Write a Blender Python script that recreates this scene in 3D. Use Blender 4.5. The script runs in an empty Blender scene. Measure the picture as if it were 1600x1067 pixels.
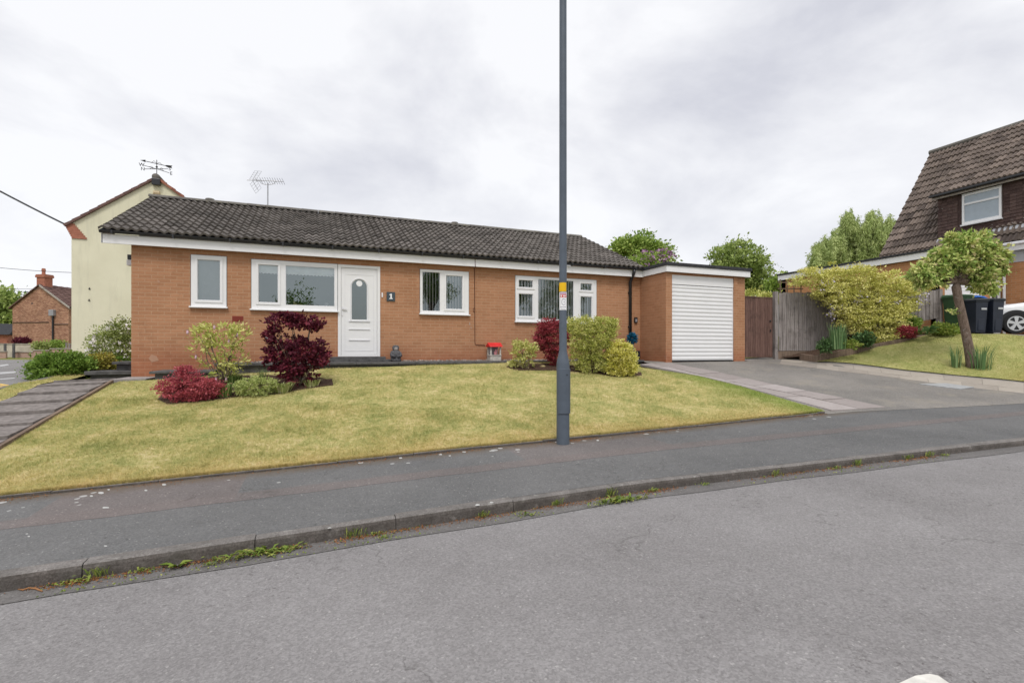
import bpy, bmesh, math, random
import numpy as np
from mathutils import Vector
random.seed(7); RS = np.random.RandomState(7)
scene = bpy.context.scene
COL = scene.collection
# ------------------------------------------------------------------ frame of reference
# world X runs along the street, world Y runs from the road to the house, Z is up; the road passes z=0 under the camera
F, HY, CX = 775.0, 548.0, 800.0
YAW = math.atan2(775, 2000); CC, SN = math.cos(YAW), math.sin(YAW)
def ray(px, py):
    u = (px-CX)/F
    return (CC*u+SN, CC-SN*u, (HY-py)/F)
def at_n(px, py, n):
    d = ray(px, py); t = n/d[1]; return (d[0]*t, n, 1.5+d[2]*t)
def at_d(px, py, D):
    d = ray(px, py); return (d[0]*D, d[1]*D, 1.5+d[2]*D)
# ------------------------------------------------------------------ terrain
def kh(s): return float(np.interp(s, [-8, 2, 3.8, 9, 12], [.108, .103, .090, .075, .05]))
def nk(s):
    if s < 3: return 4.15
    return 4.15-.078*(s-3)-.0022*(s-3)**2
def nb(s):
    if s < 8.5: return 6.28
    if s < 13: return 6.28-.19*(s-8.5)
    return 5.425-.12*(s-13)
def road_z(s): return .029*max(-60, min(60, s))
def pav_z(s, n): return road_z(s)+kh(s)+.02*(n-nk(s))
TS = [-400, -30, -12, -6, -5.05, -4, -3, -2, 0, 3, 5, 8.8, 12, 13.5, 14.3, 15, 17, 18.5, 22, 40, 400]
TN = [6.28, 7.4, 8.3, 9.5, 10.3, 11.3, 12.3, 14, 20, 40, 400]
HH = {-400: .9, -30: .8, -12: .82, -6: .84, -5.05: .86, -4: .88, -3: .93, -2: .99, 0: 1.10, 3: 1.17, 5: 1.205, 8.8: 1.2, 12: 1.21}
TZ = []
for s in TS:
    if s <= 12:
        E = .029*max(s, -9)+.148 if s < 9 else {12: .56}[s]
        if s == 8.8: E = .415
        H = HH[s]; r = [E+(H-E)*(n-6.28)/5.02 for n in TN[:5]]+[H]
        r += [H+.01, max(H, 1.0), 1.0, 1.05, 1.2]
    else:
        r = {13.5: [.60, .77, .92, 1.1, 1.18, 1.24, 1.3, 1.4, 1.6, 2, 3],
             14.3: [.66, .90, 1.08, 1.3, 1.45, 1.6, 1.6, 1.6, 1.8, 2, 3],
             15: [.82, 1.10, 1.30, 1.58, 1.72, 1.85, 1.85, 1.85, 1.9, 2, 3],
             17: [1.1, 1.55, 1.85, 2.05, 2.1, 2.1, 2.1, 2.1, 2.1, 2.1, 3],
             18.5: [1.25, 1.7, 1.97, 2.05, 2.1, 2.1, 2.1, 2.1, 2.1, 2.1, 3],
             22: [1.3, 1.75, 1.98, 2.05, 2.1, 2.1, 2.1, 2.1, 2.1, 2.1, 3],
             40: [1.4, 1.8, 2, 2.1, 2.1, 2.1, 2.1, 2.1, 2.1, 2.1, 3],
             400: [1.4, 1.8, 2, 2.1, 2.1, 2.1, 2.1, 2.1, 2.1, 2.1, 3]}[s]
    TZ.append(r)
TZ = np.array(TZ)
def table(s, n):
    s = min(max(s, TS[0]), TS[-1]); n = min(max(n, TN[0]), TN[-1])
    i = min(max(int(np.searchsorted(TS, s))-1, 0), len(TS)-2); j = min(max(int(np.searchsorted(TN, n))-1, 0), len(TN)-2)
    a = (s-TS[i])/(TS[i+1]-TS[i]); b = (n-TN[j])/(TN[j+1]-TN[j])
    return float((TZ[i, j]*(1-a)+TZ[i+1, j]*a)*(1-b)+(TZ[i, j+1]*(1-a)+TZ[i+1, j+1]*a)*b)
def G(s, n):
    k = nk(s)
    if n <= k: return road_z(s)
    e = nb(s)
    if n <= e: return pav_z(s, n)
    if n < 6.28:
        a = (n-e)/(6.28-e); return pav_z(s, e)*(1-a)+table(s, 6.28)*a
    return table(s, n)
def gp(px, py):
    d = ray(px, py); lo = 1.0
    t = lo
    while t < 120:
        if 1.5+d[2]*t < G(d[0]*t, d[1]*t): break
        t += .05
    lo = t-.05; hi = t
    for _ in range(20):
        m = (lo+hi)/2
        if 1.5+d[2]*m < G(d[0]*m, d[1]*m): hi = m
        else: lo = m
    return (d[0]*hi, d[1]*hi, 1.5+d[2]*hi)
def depth(p): return SN*p[0]+CC*p[1]
# ------------------------------------------------------------------ materials
def L(r, g, b):
    f = lambda c: (c/255/12.92) if c/255 <= .04045 else ((c/255+.055)/1.055)**2.4
    return (f(r), f(g), f(b), 1)
class M:
    def __init__(s, name, rough=.8, spec=.3):
        s.m = bpy.data.materials.new(name); s.m.use_nodes = True; s.t = s.m.node_tree; s.t.nodes.clear()
        s.out = s.t.nodes.new('ShaderNodeOutputMaterial'); s.b = s.t.nodes.new('ShaderNodeBsdfPrincipled')
        s.t.links.new(s.b.outputs[0], s.out.inputs[0]); s.b.inputs['Roughness'].default_value = rough
        s.b.inputs['Specular IOR Level'].default_value = spec
        s.tc = None
    def put(s, inp, v):
        if isinstance(v, bpy.types.NodeSocket): s.t.links.new(v, inp)
        elif v is not None: inp.default_value = v
    def node(s, ty, ins=None, **kw):
        n = s.t.nodes.new(ty)
        for k, v in kw.items(): setattr(n, k, v)
        for k, v in (ins or {}).items(): s.put(n.inputs[k], v)
        return n
    def pos(s): return s.node('ShaderNodeNewGeometry').outputs['Position']
    def xyz(s, v=None):
        n = s.node('ShaderNodeSeparateXYZ', {0: v or s.pos()}); return n.outputs[0], n.outputs[1], n.outputs[2]
    def vec(s, x, y, z): return s.node('ShaderNodeCombineXYZ', {0: x, 1: y, 2: z}).outputs[0]
    def noise(s, scale, detail=3, rough=.55, v=None, dist=0):
        return s.node('ShaderNodeTexNoise', {'Vector': v or s.pos(), 'Scale': scale, 'Detail': detail, 'Roughness': rough, 'Distortion': dist}).outputs[0]
    def vor(s, scale, v=None, feat='F1', out=0, rnd=1):
        return s.node('ShaderNodeTexVoronoi', {'Vector': v or s.pos(), 'Scale': scale, 'Randomness': rnd}, feature=feat).outputs[out]
    def ramp(s, f, stops, interp='LINEAR'):
        n = s.node('ShaderNodeValToRGB', {0: f}); r = n.color_ramp; r.interpolation = interp
        while len(r.elements) < len(stops): r.elements.new(.5)
        for e, (p, c) in zip(r.elements, stops):
            e.position = p; e.color = c if not isinstance(c, (int, float)) else (c, c, c, 1)
        return n.outputs[0]
    def mix(s, f, a, b, mode='MIX'):
        n = s.node('ShaderNodeMix', data_type='RGBA', blend_type=mode)
        s.put(n.inputs[0], f); s.put(n.inputs[6], a); s.put(n.inputs[7], b); return n.outputs[2]
    def math(s, op, a, b=None, clamp=False):
        n = s.node('ShaderNodeMath', operation=op, use_clamp=clamp); s.put(n.inputs[0], a)
        if b is not None: s.put(n.inputs[1], b)
        return n.outputs[0]
    def rng(s, f, a, b, c=0, d=1):
        return s.node('ShaderNodeMapRange', {0: f, 1: a, 2: b, 3: c, 4: d}).outputs[0]
    def attr(s, name='rnd'): return s.node('ShaderNodeAttribute', attribute_name=name).outputs['Fac']
    def col(s, v): s.put(s.b.inputs['Base Color'], v); return s
    def bump(s, h, strength=.3, dist=.01):
        s.put(s.b.inputs['Normal'], s.node('ShaderNodeBump', {'Height': h, 'Strength': strength, 'Distance': dist}).outputs[0]); return s
MT = {}
def simple(key, c, rough=.6, spec=.3, var=.08, scale=6, bump=0, metal=0):
    m = M(key, rough, spec)
    n = m.noise(scale, 4, .6)
    m.col(m.mix(m.rng(n, .3, .7), tuple(x*(1-var) for x in c[:3])+(1,), tuple(min(1, x*(1+var)) for x in c[:3])+(1,)))
    if bump: m.bump(m.noise(scale*8, 3), bump, .005)
    m.b.inputs['Metallic'].default_value = metal
    MT[key] = m.m; return m.m
def brick(key, c1, c2, mort, low=None, lowz=1.5, bw=.225, rh=.075, ms=.0085, streak=.0, var=.5, bstr=.35):
    m = M(key, .88, .2)
    tc = m.node('ShaderNodeTexCoord'); x, y, z = m.xyz(tc.outputs['Object']); nx = m.node('ShaderNodeSeparateXYZ', {0: tc.outputs['Normal']}).outputs[0]
    f = m.math('GREATER_THAN', m.math('ABSOLUTE', nx), .6)
    uu = m.math('ADD', m.math('MULTIPLY', x, m.math('SUBTRACT', 1, f)), m.math('MULTIPLY', y, f))
    v = m.vec(uu, z, 0)
    wob = m.noise(14, 2, .5, v)
    v2 = m.node('ShaderNodeVectorMath', {0: v, 1: m.vec(m.math('MULTIPLY', m.math('SUBTRACT', wob, .5), .006), m.math('MULTIPLY', m.math('SUBTRACT', wob, .5), .006), 0)}, operation='ADD').outputs[0]
    b = m.node('ShaderNodeTexBrick', {'Vector': v2, 'Color1': c1, 'Color2': c2, 'Mortar': mort, 'Scale': 1, 'Mortar Size': ms, 'Mortar Smooth': .4, 'Bias': -.1, 'Brick Width': bw, 'Row Height': rh})
    c = b.outputs[0]
    big = m.noise(.9, 4, .6, v)
    c = m.mix(m.rng(big, .3, .72, 0, var), c, m.mix(1, c, (.72, .70, .68, 1), 'MULTIPLY'))
    fine = m.noise(60, 3, .7, v)
    sm = m.noise(5, 4, .7, v); c = m.mix(m.rng(sm, .50, .72, 0, var), c, m.mix(1, c, (1.16, 1.2, 1.25, 1), 'MULTIPLY')); c = m.mix(m.rng(m.noise(3, 5, .75, m.vec(uu, m.math('MULTIPLY', z, .35), 3)), .55, .75, 0, var), c, m.mix(1, c, (.66, .62, .60, 1), 'MULTIPLY'))
    c = m.mix(m.rng(fine, .25, .75, .0, .35), c, m.mix(1, c, (.7, .66, .62, 1), 'MULTIPLY'))
    if low:
        zz = m.xyz()[2]
        k = m.rng(m.math('ADD', zz, m.math('MULTIPLY', m.noise(1.6, 3), .5)), lowz+.12, lowz+.55, .8, 0)
        c = m.mix(k, c, m.mix(1, c, low, 'MULTIPLY'))
        w = m.math('MULTIPLY', m.rng(m.noise(2.4, 4, .7), .58, .72), m.rng(zz, lowz-.25, lowz+.1, .5, 0))
        c = m.mix(w, c, (.45, .40, .34, 1))
    m.col(c); m.bump(m.math('ADD', m.math('MULTIPLY', b.outputs[1], -1.), m.math('MULTIPLY', fine, .5)), bstr, .006)
    MT[key] = m.m
brick('brick', (.430, .218, .118, 1), (.505, .262, .146, 1), (.500, .305, .185, 1), low=(.80, .60, .58, 1), lowz=1.35)
brick('brick_side', (.42, .21, .115, 1), (.49, .25, .14, 1), (.46, .26, .155, 1), low=(.85, .66, .6, 1), lowz=1.35)
brick('brick_old', (.26, .09, .05, 1), (.56, .29, .18, 1), (.50, .38, .28, 1), ms=.012, var=1.0, bstr=.6)
brick('brick_pink', (.42, .27, .22, 1), (.55, .36, .30, 1), (.45, .36, .30, 1), var=.6)
brick('brick_nb', (.50, .23, .10, 1), (.58, .28, .13, 1), (.52, .34, .2, 1))
simple('white', (.80, .80, .80), .35, .5, .02, 3)
simple('white_soft', (.74, .74, .76), .5, .4, .05, 4)
simple('seal', (.12, .12, .13), .7)
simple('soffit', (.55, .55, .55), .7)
simple('black', (.018, .019, .022), .35, .5, .2)
simple('black_matte', (.022, .022, .024), .8, .2, .2)
simple('felt', (.045, .046, .05), .9, .2, .3, 12, .3)
simple('ornament', (.10, .10, .105), .85, .2, .4, 25, .5)
simple('slab', (.30, .275, .26), .9, .2, .22, 9, .5)
simple('slab_path', (.20, .178, .165), .9, .2, .35, 12, .5)
simple('slab_dark', (.10, .098, .098), .9, .2, .35, 9, .5)
simple('steel', (.42, .42, .43), .4, .5, .1, 8, 0, .9)
simple('dark_room', (.05, .048, .045), .9)
simple('blind', (.80, .76, .76), .8, .2, .06)
simple('roller_blind', (.90, .92, .92), .8)
simple('grey_paint', (.088, .108, .135), .5, .35, .10, 7, .06)
simple('yellow', (.85, .50, .01), .5)
simple('red', (.62, .03, .03), .5, .3, .15)
simple('pink', (.75, .35, .38), .6)
simple('cream_orn', (.62, .50, .32), .7)
simple('slate_sign', (.055, .075, .09), .5)
simple('bin_green', (.035, .085, .035), .5, .4, .15)
simple('bin_navy', (.014, .019, .034), .45, .4, .15)
simple('bin_lid', (.045, .05, .05), .6)
simple('blue', (.03, .12, .42), .5)
simple('blue_leaf', (.02, .20, .36), .5, .4, .5, 60)
simple('rubber', (.02, .02, .021), .8)
simple('terracotta', (.36, .145, .095), .8, .2, .2, 6)
m = M('cream_render', .9, .2); c = m.mix(m.rng(m.noise(.8, 4, .6), .3, .7), (.66, .63, .46, 1), (.74, .71, .53, 1)); xx_, yy_, zz_ = m.xyz(); c = m.mix(m.rng(m.noise(1, 5, .7, m.vec(m.math('MULTIPLY', xx_, 3), yy_, m.math('MULTIPLY', zz_, .35))), .52, .75, 0, .6), c, (.52, .50, .38, 1)); m.col(c).bump(m.noise(30, 3), .3, .01); MT['cream_render'] = m.m
simple('lead', (.42, .43, .45), .7)
simple('grey_panel', (.46, .47, .49), .6)
simple('faint_marking', (.40, .40, .40), .8)
simple('marking', (.62, .60, .55), .8, .2, .15, 14, .4)
simple('yellow_marking', (.62, .42, .12), .8, .2, .2, 14)
simple('lichen', (.44, .44, .42), .9, .2, .1, 30)
simple('litter', (.26, .12, .05), .9, .1, .5, 50)
simple('dead_stick', (.30, .15, .07), .9, .1, .3, 50)
simple('iron', (.03, .03, .03), .7)
simple('stone_cap', (.38, .34, .30), .9, .2, .2, 6)
simple('concrete_wall', (.48, .43, .36), .9, .2, .2, 2.5, .3)
simple('flower_white', (.80, .76, .76), .7)
simple('flower_pink', (.62, .42, .48), .7)
simple('flower_lilac', (.33, .19, .30), .7, .2, .3, 5)
simple('flower_pale_lilac', (.60, .54, .66), .7)
simple('car_trim', (.025, .026, .028), .6)
simple('digit', (.85, .85, .85), .5)
simple('mid_grey', (.3, .3, .32), .6)
m = M('car_white', .22, .5); m.col((.74, .75, .76, 1)); m.b.inputs['Coat Weight'].default_value = .6; MT['car_white'] = m.m
m = M('alloy', .3, .5); m.col((.62, .63, .65, 1)); m.b.inputs['Metallic'].default_value = .6; MT['alloy'] = m.m
# glass: partly mirrors the sky and the trees across the road, partly shows the room
def glassmat(key, refl, tint, rough=.0):
    m = M(key); t = m.t
    tr = m.node('ShaderNodeBsdfTransparent', {0: tint}); gl = m.node('ShaderNodeBsdfGlossy', {0: (.82, .93, .94, 1), 'Roughness': rough})
    fr = m.node('ShaderNodeFresnel', {0: 1.5}); f = m.math('ADD', fr.outputs[0], refl, True)
    w = m.noise(1.3, 1, .4); bp = m.node('ShaderNodeBump', {'Height': w, 'Strength': .02, 'Distance': .02}); m.put(gl.inputs['Normal'], bp.outputs[0])
    mx = m.node('ShaderNodeMixShader', {0: f, 1: tr.outputs[0], 2: gl.outputs[0]}); t.links.new(mx.outputs[0], m.out.inputs[0]); MT[key] = m.m
glassmat('glass', .12, (.88, .9, .9, 1)); glassmat('glass_strong', .20, (.95, .97, .97, 1)); glassmat('glass_frosted', .20, (.55, .55, .58, 1), .22)
m = M('gloss_dark', .05, .8); m.col((.02, .02, .025, 1)); MT['gloss_dark'] = m.m
def tar(key, c1, c2, kind):
    m = M(key, .9, .25); x, y, z = m.xyz()
    big = m.noise(.55, 5, .6); mid = m.noise(4, 4, .65); ag = m.vor(95, None, 'F1', 1); agb = m.node('ShaderNodeSeparateColor', {0: ag}).outputs[0]
    c = m.mix(m.rng(big, .32, .68), c1, c2)
    c = m.mix(m.rng(mid, .3, .7, 0, .35), c, m.mix(1, c, (.74, .73, .72, 1), 'MULTIPLY'))
    c = m.mix(m.rng(agb, 0, 1, 0, .55), c, m.mix(1, c, (.48, .48, .48, 1), 'MULTIPLY'))
    g3 = m.noise(48, 4, .8); c = m.mix(m.rng(g3, .38, .54, .26, 0), c, m.mix(1, c, (.50, .49, .48, 1), 'MULTIPLY')); c = m.mix(m.rng(g3, .54, .72, 0, .25), c, m.mix(1, c, (1.3, 1.3, 1.3, 1), 'MULTIPLY'))
    sp = m.math('GREATER_THAN', agb, .990); c = m.mix(m.math('MULTIPLY', sp, .32), c, (.62, .60, .57, 1))
    # hairline cracks
    warp = m.node('ShaderNodeVectorMath', {0: m.pos(), 1: m.node('ShaderNodeTexNoise', {'Vector': m.pos(), 'Scale': 2.2, 'Detail': 5}).outputs[1]}, operation='ADD').outputs[0]
    ck = m.vor(.75 if kind == 'road' else 1.1, warp, 'DISTANCE_TO_EDGE', 0)
    gate = m.rng(m.noise(.8, 2, .5, m.vec(x, y, 5)), .50, .62)
    ckm = m.math('MULTIPLY', m.rng(ck, .0, .010, 1, 0), m.math('MULTIPLY', gate, .40))
    c = m.mix(ckm, c, (.05, .045, .04, 1))
    pits = m.math('MULTIPLY', m.rng(m.noise(24, 4, .8), .56, .66), m.rng(m.noise(.9, 4, .6, m.vec(x, y, 9)), .46, .62, .05, .8))
    c = m.mix(pits, c, m.mix(1, c, (.40, .38, .37, 1), 'MULTIPLY'))
    if kind == 'pave':
        wob = m.math('MULTIPLY', m.math('SUBTRACT', m.noise(3, 3), .5), .07)
        yy = m.math('ADD', y, wob)
        bend = m.math('MULTIPLY', m.math('MAXIMUM', m.math('SUBTRACT', x, 4), 0), .07); yy = m.math('ADD', yy, bend)
        band = m.math('MULTIPLY', m.math('GREATER_THAN', yy, 5.22), m.rng(yy, 5.45, 5.52, 1, 0))
        pink = m.mix(1, c, (1.18, 1.02, .98, 1), 'MULTIPLY')
        c = m.mix(m.math('MULTIPLY', band, .8), c, pink)
        p2 = m.math('MULTIPLY', m.math('MULTIPLY', m.math('GREATER_THAN', x, -2.35), m.math('LESS_THAN', x, -.75)), m.math('GREATER_THAN', yy, 5.22))
        c = m.mix(m.math('MULTIPLY', p2, .8), c, pink)
        p3 = m.math('MULTIPLY', m.math('MULTIPLY', m.math('GREATER_THAN', x, 2.3), m.math('LESS_THAN', x, 4.4)), m.math('GREATER_THAN', yy, 5.22))
        c = m.mix(m.math('MULTIPLY', p3, .6), c, pink)
        ln = m.rng(m.math('ABSOLUTE', m.math('SUBTRACT', yy, 5.22)), .0, .012, .75, 0); c = m.mix(ln, c, (.04, .03, .028, 1))
        edge = m.rng(m.math('ADD', y, m.math('MULTIPLY', m.noise(5, 4), .25)), 6.08, 6.38, 0, .75); c = m.mix(edge, c, (.12, .085, .05, 1))
        li = m.math('LESS_THAN', m.vor(5.5, m.vec(x, y, 0), 'F1', 0), m.math('MULTIPLY', m.rng(m.noise(1.2, 3), .42, .62, .0, .28), m.rng(y, 5.5, 6.15, .12, 1)))
        c = m.mix(m.math('MULTIPLY', li, .7), c, (.50, .50, .48, 1))
    if kind == 'road':
        e = m.rng(m.math('ADD', y, m.math('MULTIPLY', m.noise(6, 4), .10)), 3.75, 4.12, 0, .0)
    if kind == 'drive':
        lp = m.rng(m.noise(1.4, 5, .7), .52, .66, 0, .5); c = m.mix(lp, c, (.30, .27, .22, 1))
    m.col(c); m.bump(m.math('ADD', agb, m.math('MULTIPLY', m.noise(60, 3), 1.2)), .8, .008); MT[key] = m.m
tar('road', (.262, .250, .246, 1), (.325, .312, .308, 1), 'road')
tar('pave', (.150, .151, .150, 1), (.205, .203, .200, 1), 'pave')
tar('drive', (.235, .222, .205, 1), (.34, .315, .285, 1), 'drive')
tar('gutter_tar', (.16, .15, .145, 1), (.22, .21, .20, 1), 'road')
# kerb stone
m = M('kerb', .92, .2); c = m.mix(m.rng(m.noise(5, 4, .65), .3, .7), (.15, .14, .13, 1), (.27, .25, .235, 1)); c = m.mix(m.rng(m.noise(70, 3, .7), .35, .7, 0, .7), c, (.07, .062, .055, 1))
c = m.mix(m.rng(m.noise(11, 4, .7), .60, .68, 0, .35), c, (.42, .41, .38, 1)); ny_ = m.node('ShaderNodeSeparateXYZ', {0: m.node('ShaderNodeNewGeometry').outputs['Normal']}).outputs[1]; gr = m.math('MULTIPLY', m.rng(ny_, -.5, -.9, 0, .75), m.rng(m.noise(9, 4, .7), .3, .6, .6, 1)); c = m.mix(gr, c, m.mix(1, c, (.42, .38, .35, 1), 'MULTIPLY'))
m.col(c).bump(m.noise(80, 4, .7), .8, .008); MT['kerb'] = m.m
# grass: patches of dry and green turf
def grass(key, blade, dark=1.0):
    m = M(key, .9, .1); x, y, z = m.xyz(); v = m.vec(x, m.math('MULTIPLY', y, 1.0), 0)
    a = m.noise(1.9, 6, .68, v, .3); b = m.noise(11, 4, .75, v); e = m.rng(m.math('ADD', y, m.math('MULTIPLY', m.noise(2, 3, .5, v), .8)), 6.55, 7.35, 1, 0)
    c = m.ramp(m.math('ADD', m.math('MULTIPLY', a, .62), m.math('ADD', .195, m.math('MULTIPLY', m.math('SUBTRACT', b, .5), .55))), [(.28, (.27, .315, .105, 1)), (.43, (.46, .455, .175, 1)), (.54, (.65, .575, .26, 1)), (.66, (.86, .73, .44, 1))])
    c = m.mix(m.math('MULTIPLY', e, .65), c, (.70, .50, .22, 1))
    fn = m.noise(1, 4, .8, m.vec(m.math('MULTIPLY', x, 26), m.math('MULTIPLY', y, 26), 2)); c = m.mix(m.rng(fn, .34, .58, .42, 0), c, m.mix(1, c, (.58, .62, .50, 1), 'MULTIPLY')); c = m.mix(m.rng(fn, .52, .72, 0, .5), c, m.mix(1, c, (1.25, 1.22, 1.35, 1), 'MULTIPLY'))
    g = m.rng(m.math('ADD', x, m.math('MULTIPLY', m.noise(2.5, 3, .5, v), .6)), 7.7, 8.6, 0, .75)
    g2 = m.math('MULTIPLY', g, m.math('LESS_THAN', x, 9.5)); c = m.mix(g2, c, (.23, .33, .06, 1)); c = m.mix(m.math('MULTIPLY', m.math('GREATER_THAN', x, 12), .45), c, (.36, .40, .13, 1))
    if blade:
        r = m.attr(); c = m.mix(m.rng(r, 0, 1, .0, .55), c, m.mix(1, c, (.62, .68, .5, 1), 'MULTIPLY')); c = m.mix(m.rng(r, .80, 1, 0, .6), c, (.74, .62, .36, 1))
        tl = m.node('ShaderNodeBsdfTranslucent', {0: c}); mx = m.node('ShaderNodeMixShader', {0: .3, 1: m.b.outputs[0], 2: tl.outputs[0]}); m.t.links.new(mx.outputs[0], m.out.inputs[0])
    else:
        c = m.mix(m.rng(m.noise(90, 3, .8, v), .35, .7, 0, .7), c, m.mix(1, c, (.50, .50, .38, 1), 'MULTIPLY')); m.bump(m.noise(120, 3, .7, v), 1, .02)
    m.col(c); MT[key] = m.m
grass('lawn', False); grass('blade', True)
m = M('soil', .95, .1); m.col(m.mix(m.rng(m.noise(30, 4, .7), .3, .7), (.045, .028, .02, 1), (.15, .095, .07, 1))).bump(m.noise(60, 4, .7), 1, .03); MT['soil'] = m.m
m = M('earth', .95, .1); m.col(m.mix(m.rng(m.noise(1, 4, .7), .3, .7), (.10, .13, .03, 1), (.22, .2, .07, 1))); MT['earth'] = m.m
# roof tiles
def tiles(key, c1, c2, moss, mf):
    m = M(key, .92, .2); r = m.attr(); c = m.mix(r, c1, c2)
    c = m.mix(m.rng(m.noise(26, 4, .75), .42, .72, 0, .6), c, m.mix(1, c, (.42, .42, .42, 1), 'MULTIPLY'))
    c = m.mix(m.rng(m.noise(9, 4, .75), .55, .75, 0, mf), c, moss)
    sp = m.math('MULTIPLY', m.math('LESS_THAN', m.vor(7, None), .13), m.rng(m.noise(1.1, 3), .5, .62, 0, .55)); c = m.mix(sp, c, (.42, .41, .37, 1))
    m.col(c).bump(m.noise(90, 3, .7), .5, .004); MT[key] = m.m
tiles('tile_dark', (.085, .076, .068, 1), (.185, .165, .150, 1), (.25, .24, .21, 1), .6)
tiles('tile_ridge', (.13, .12, .11, 1), (.19, .18, .16, 1), (.28, .25, .17, 1), .8)
tiles('tile_brown', (.085, .068, .060, 1), (.25, .20, .17, 1), (.24, .19, .12, 1), .6)
tiles('tile_hung', (.075, .048, .043, 1), (.14, .092, .08, 1), (.22, .19, .17, 1), .5)
tiles('tile_red', (.24, .10, .07, 1), (.40, .17, .11, 1), (.25, .2, .15, 1), .5)
tiles('tile_plum', (.13, .075, .065, 1), (.18, .11, .095, 1), (.2, .15, .12, 1), .3)
# timber
def wood(key, c1, c2, dark):
    m = M(key, .9, .15); tc = m.node('ShaderNodeTexCoord').outputs['Object']; x, y, z = m.xyz(tc); r = m.attr()
    g = m.noise(1, 5, .7, m.vec(m.math('MULTIPLY', x, 55), m.math('MULTIPLY', y, 55), m.math('ADD', m.math('MULTIPLY', z, 2.2), m.math('MULTIPLY', r, 30))))
    c = m.mix(m.rng(g, .3, .7), c1, c2); c = m.mix(m.rng(r, 0, 1, 0, .5), c, m.mix(1, c, (.6, .6, .62, 1), 'MULTIPLY'))
    c = m.mix(m.rng(m.noise(3, 4, .7), .5, .75, 0, .7), c, dark); m.col(c).bump(g, .4, .004); MT[key] = m.m
wood('fence_wood', (.15, .13, .12, 1), (.46, .42, .40, 1), (.09, .075, .07, 1))
wood('gate_wood', (.10, .055, .045, 1), (.27, .165, .135, 1), (.07, .045, .038, 1))
wood('sleeper', (.13, .095, .07, 1), (.30, .22, .165, 1), (.06, .045, .035, 1))
# leaves and bark
def leafmat(key, cols, trans=.2, rough=.6):
    m = M(key, rough, .25); r = m.attr(); k = len(cols)
    c = m.ramp(r, [(i/(k-1), tuple(q)+(1,)) for i, q in enumerate(cols)])
    tl = m.node('ShaderNodeBsdfTranslucent', {0: c}); mx = m.node('ShaderNodeMixShader', {0: trans, 1: m.b.outputs[0], 2: tl.outputs[0]}); m.t.links.new(mx.outputs[0], m.out.inputs[0])
    m.col(c); MT[key] = m.m
leafmat('lf_red', [(.16, .022, .032), (.32, .045, .06), (.50, .11, .125)])
leafmat('lf_redlow', [(.24, .035, .05), (.43, .08, .10), (.62, .19, .20)])
leafmat('lf_purple', [(.05, .009, .018), (.12, .018, .035), (.24, .035, .055)])
leafmat('lf_magnolia', [(.34, .40, .08), (.55, .57, .15), (.78, .70, .34)])
leafmat('lf_privet', [(.26, .32, .06), (.50, .52, .13), (.80, .76, .34)])
leafmat('lf_gold', [(.40, .42, .07), (.70, .65, .14), (.93, .87, .42)])
leafmat('lf_pale', [(.32, .38, .10), (.58, .58, .18), (.80, .74, .38)])
leafmat('lf_mound', [(.22, .30, .08), (.44, .50, .16), (.68, .70, .34)])
leafmat('lf_green', [(.08, .15, .02), (.16, .27, .04), (.28, .40, .08)])
leafmat('lf_rhodo', [(.15, .20, .05), (.30, .36, .10), (.50, .54, .22)])
leafmat('lf_gold_dark', [(.10, .05, .02), (.35, .33, .06), (.60, .50, .10)])
leafmat('lf_climber', [(.36, .39, .07), (.66, .63, .18), (.92, .86, .40)])
leafmat('lf_crab', [(.17, .30, .06), (.36, .48, .12), (.60, .64, .22), (.72, .60, .34)])
leafmat('lf_willow', [(.24, .32, .10), (.42, .50, .18), (.60, .66, .30)])
leafmat('lf_tree', [(.12, .20, .03), (.26, .38, .07), (.46, .54, .15)])
leafmat('lf_tree2', [(.15, .22, .05), (.29, .38, .10), (.48, .55, .20)])
leafmat('lf_far', [(.10, .15, .08), (.17, .22, .12), (.27, .32, .20)])
leafmat('lf_grassy', [(.10, .18, .04), (.20, .30, .08), (.40, .44, .18)])
leafmat('lf_strap', [(.26, .34, .09), (.44, .48, .18), (.66, .64, .38)])
leafmat('lf_iris', [(.08, .17, .06), (.15, .26, .10), (.26, .36, .16)])
leafmat('lf_dark', [(.04, .08, .03), (.08, .15, .05), (.14, .24, .08)])
leafmat('lf_weed', [(.12, .18, .03), (.22, .30, .05), (.38, .38, .10)])
m = M('bark', .95, .1); tc = m.node('ShaderNodeTexCoord').outputs['Object']; x, y, z = m.xyz(tc)
g = m.noise(1, 5, .7, m.vec(m.math('MULTIPLY', x, 26), m.math('MULTIPLY', y, 26), m.math('MULTIPLY', z, 9)))
c = m.mix(m.rng(g, .3, .7), (.085, .06, .045, 1), (.27, .205, .165, 1)); c = m.mix(m.rng(m.noise(7, 3), .6, .7, 0, .6), c, (.33, .32, .28, 1)); m.col(c).bump(g, .9, .03); MT['bark'] = m.m
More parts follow.
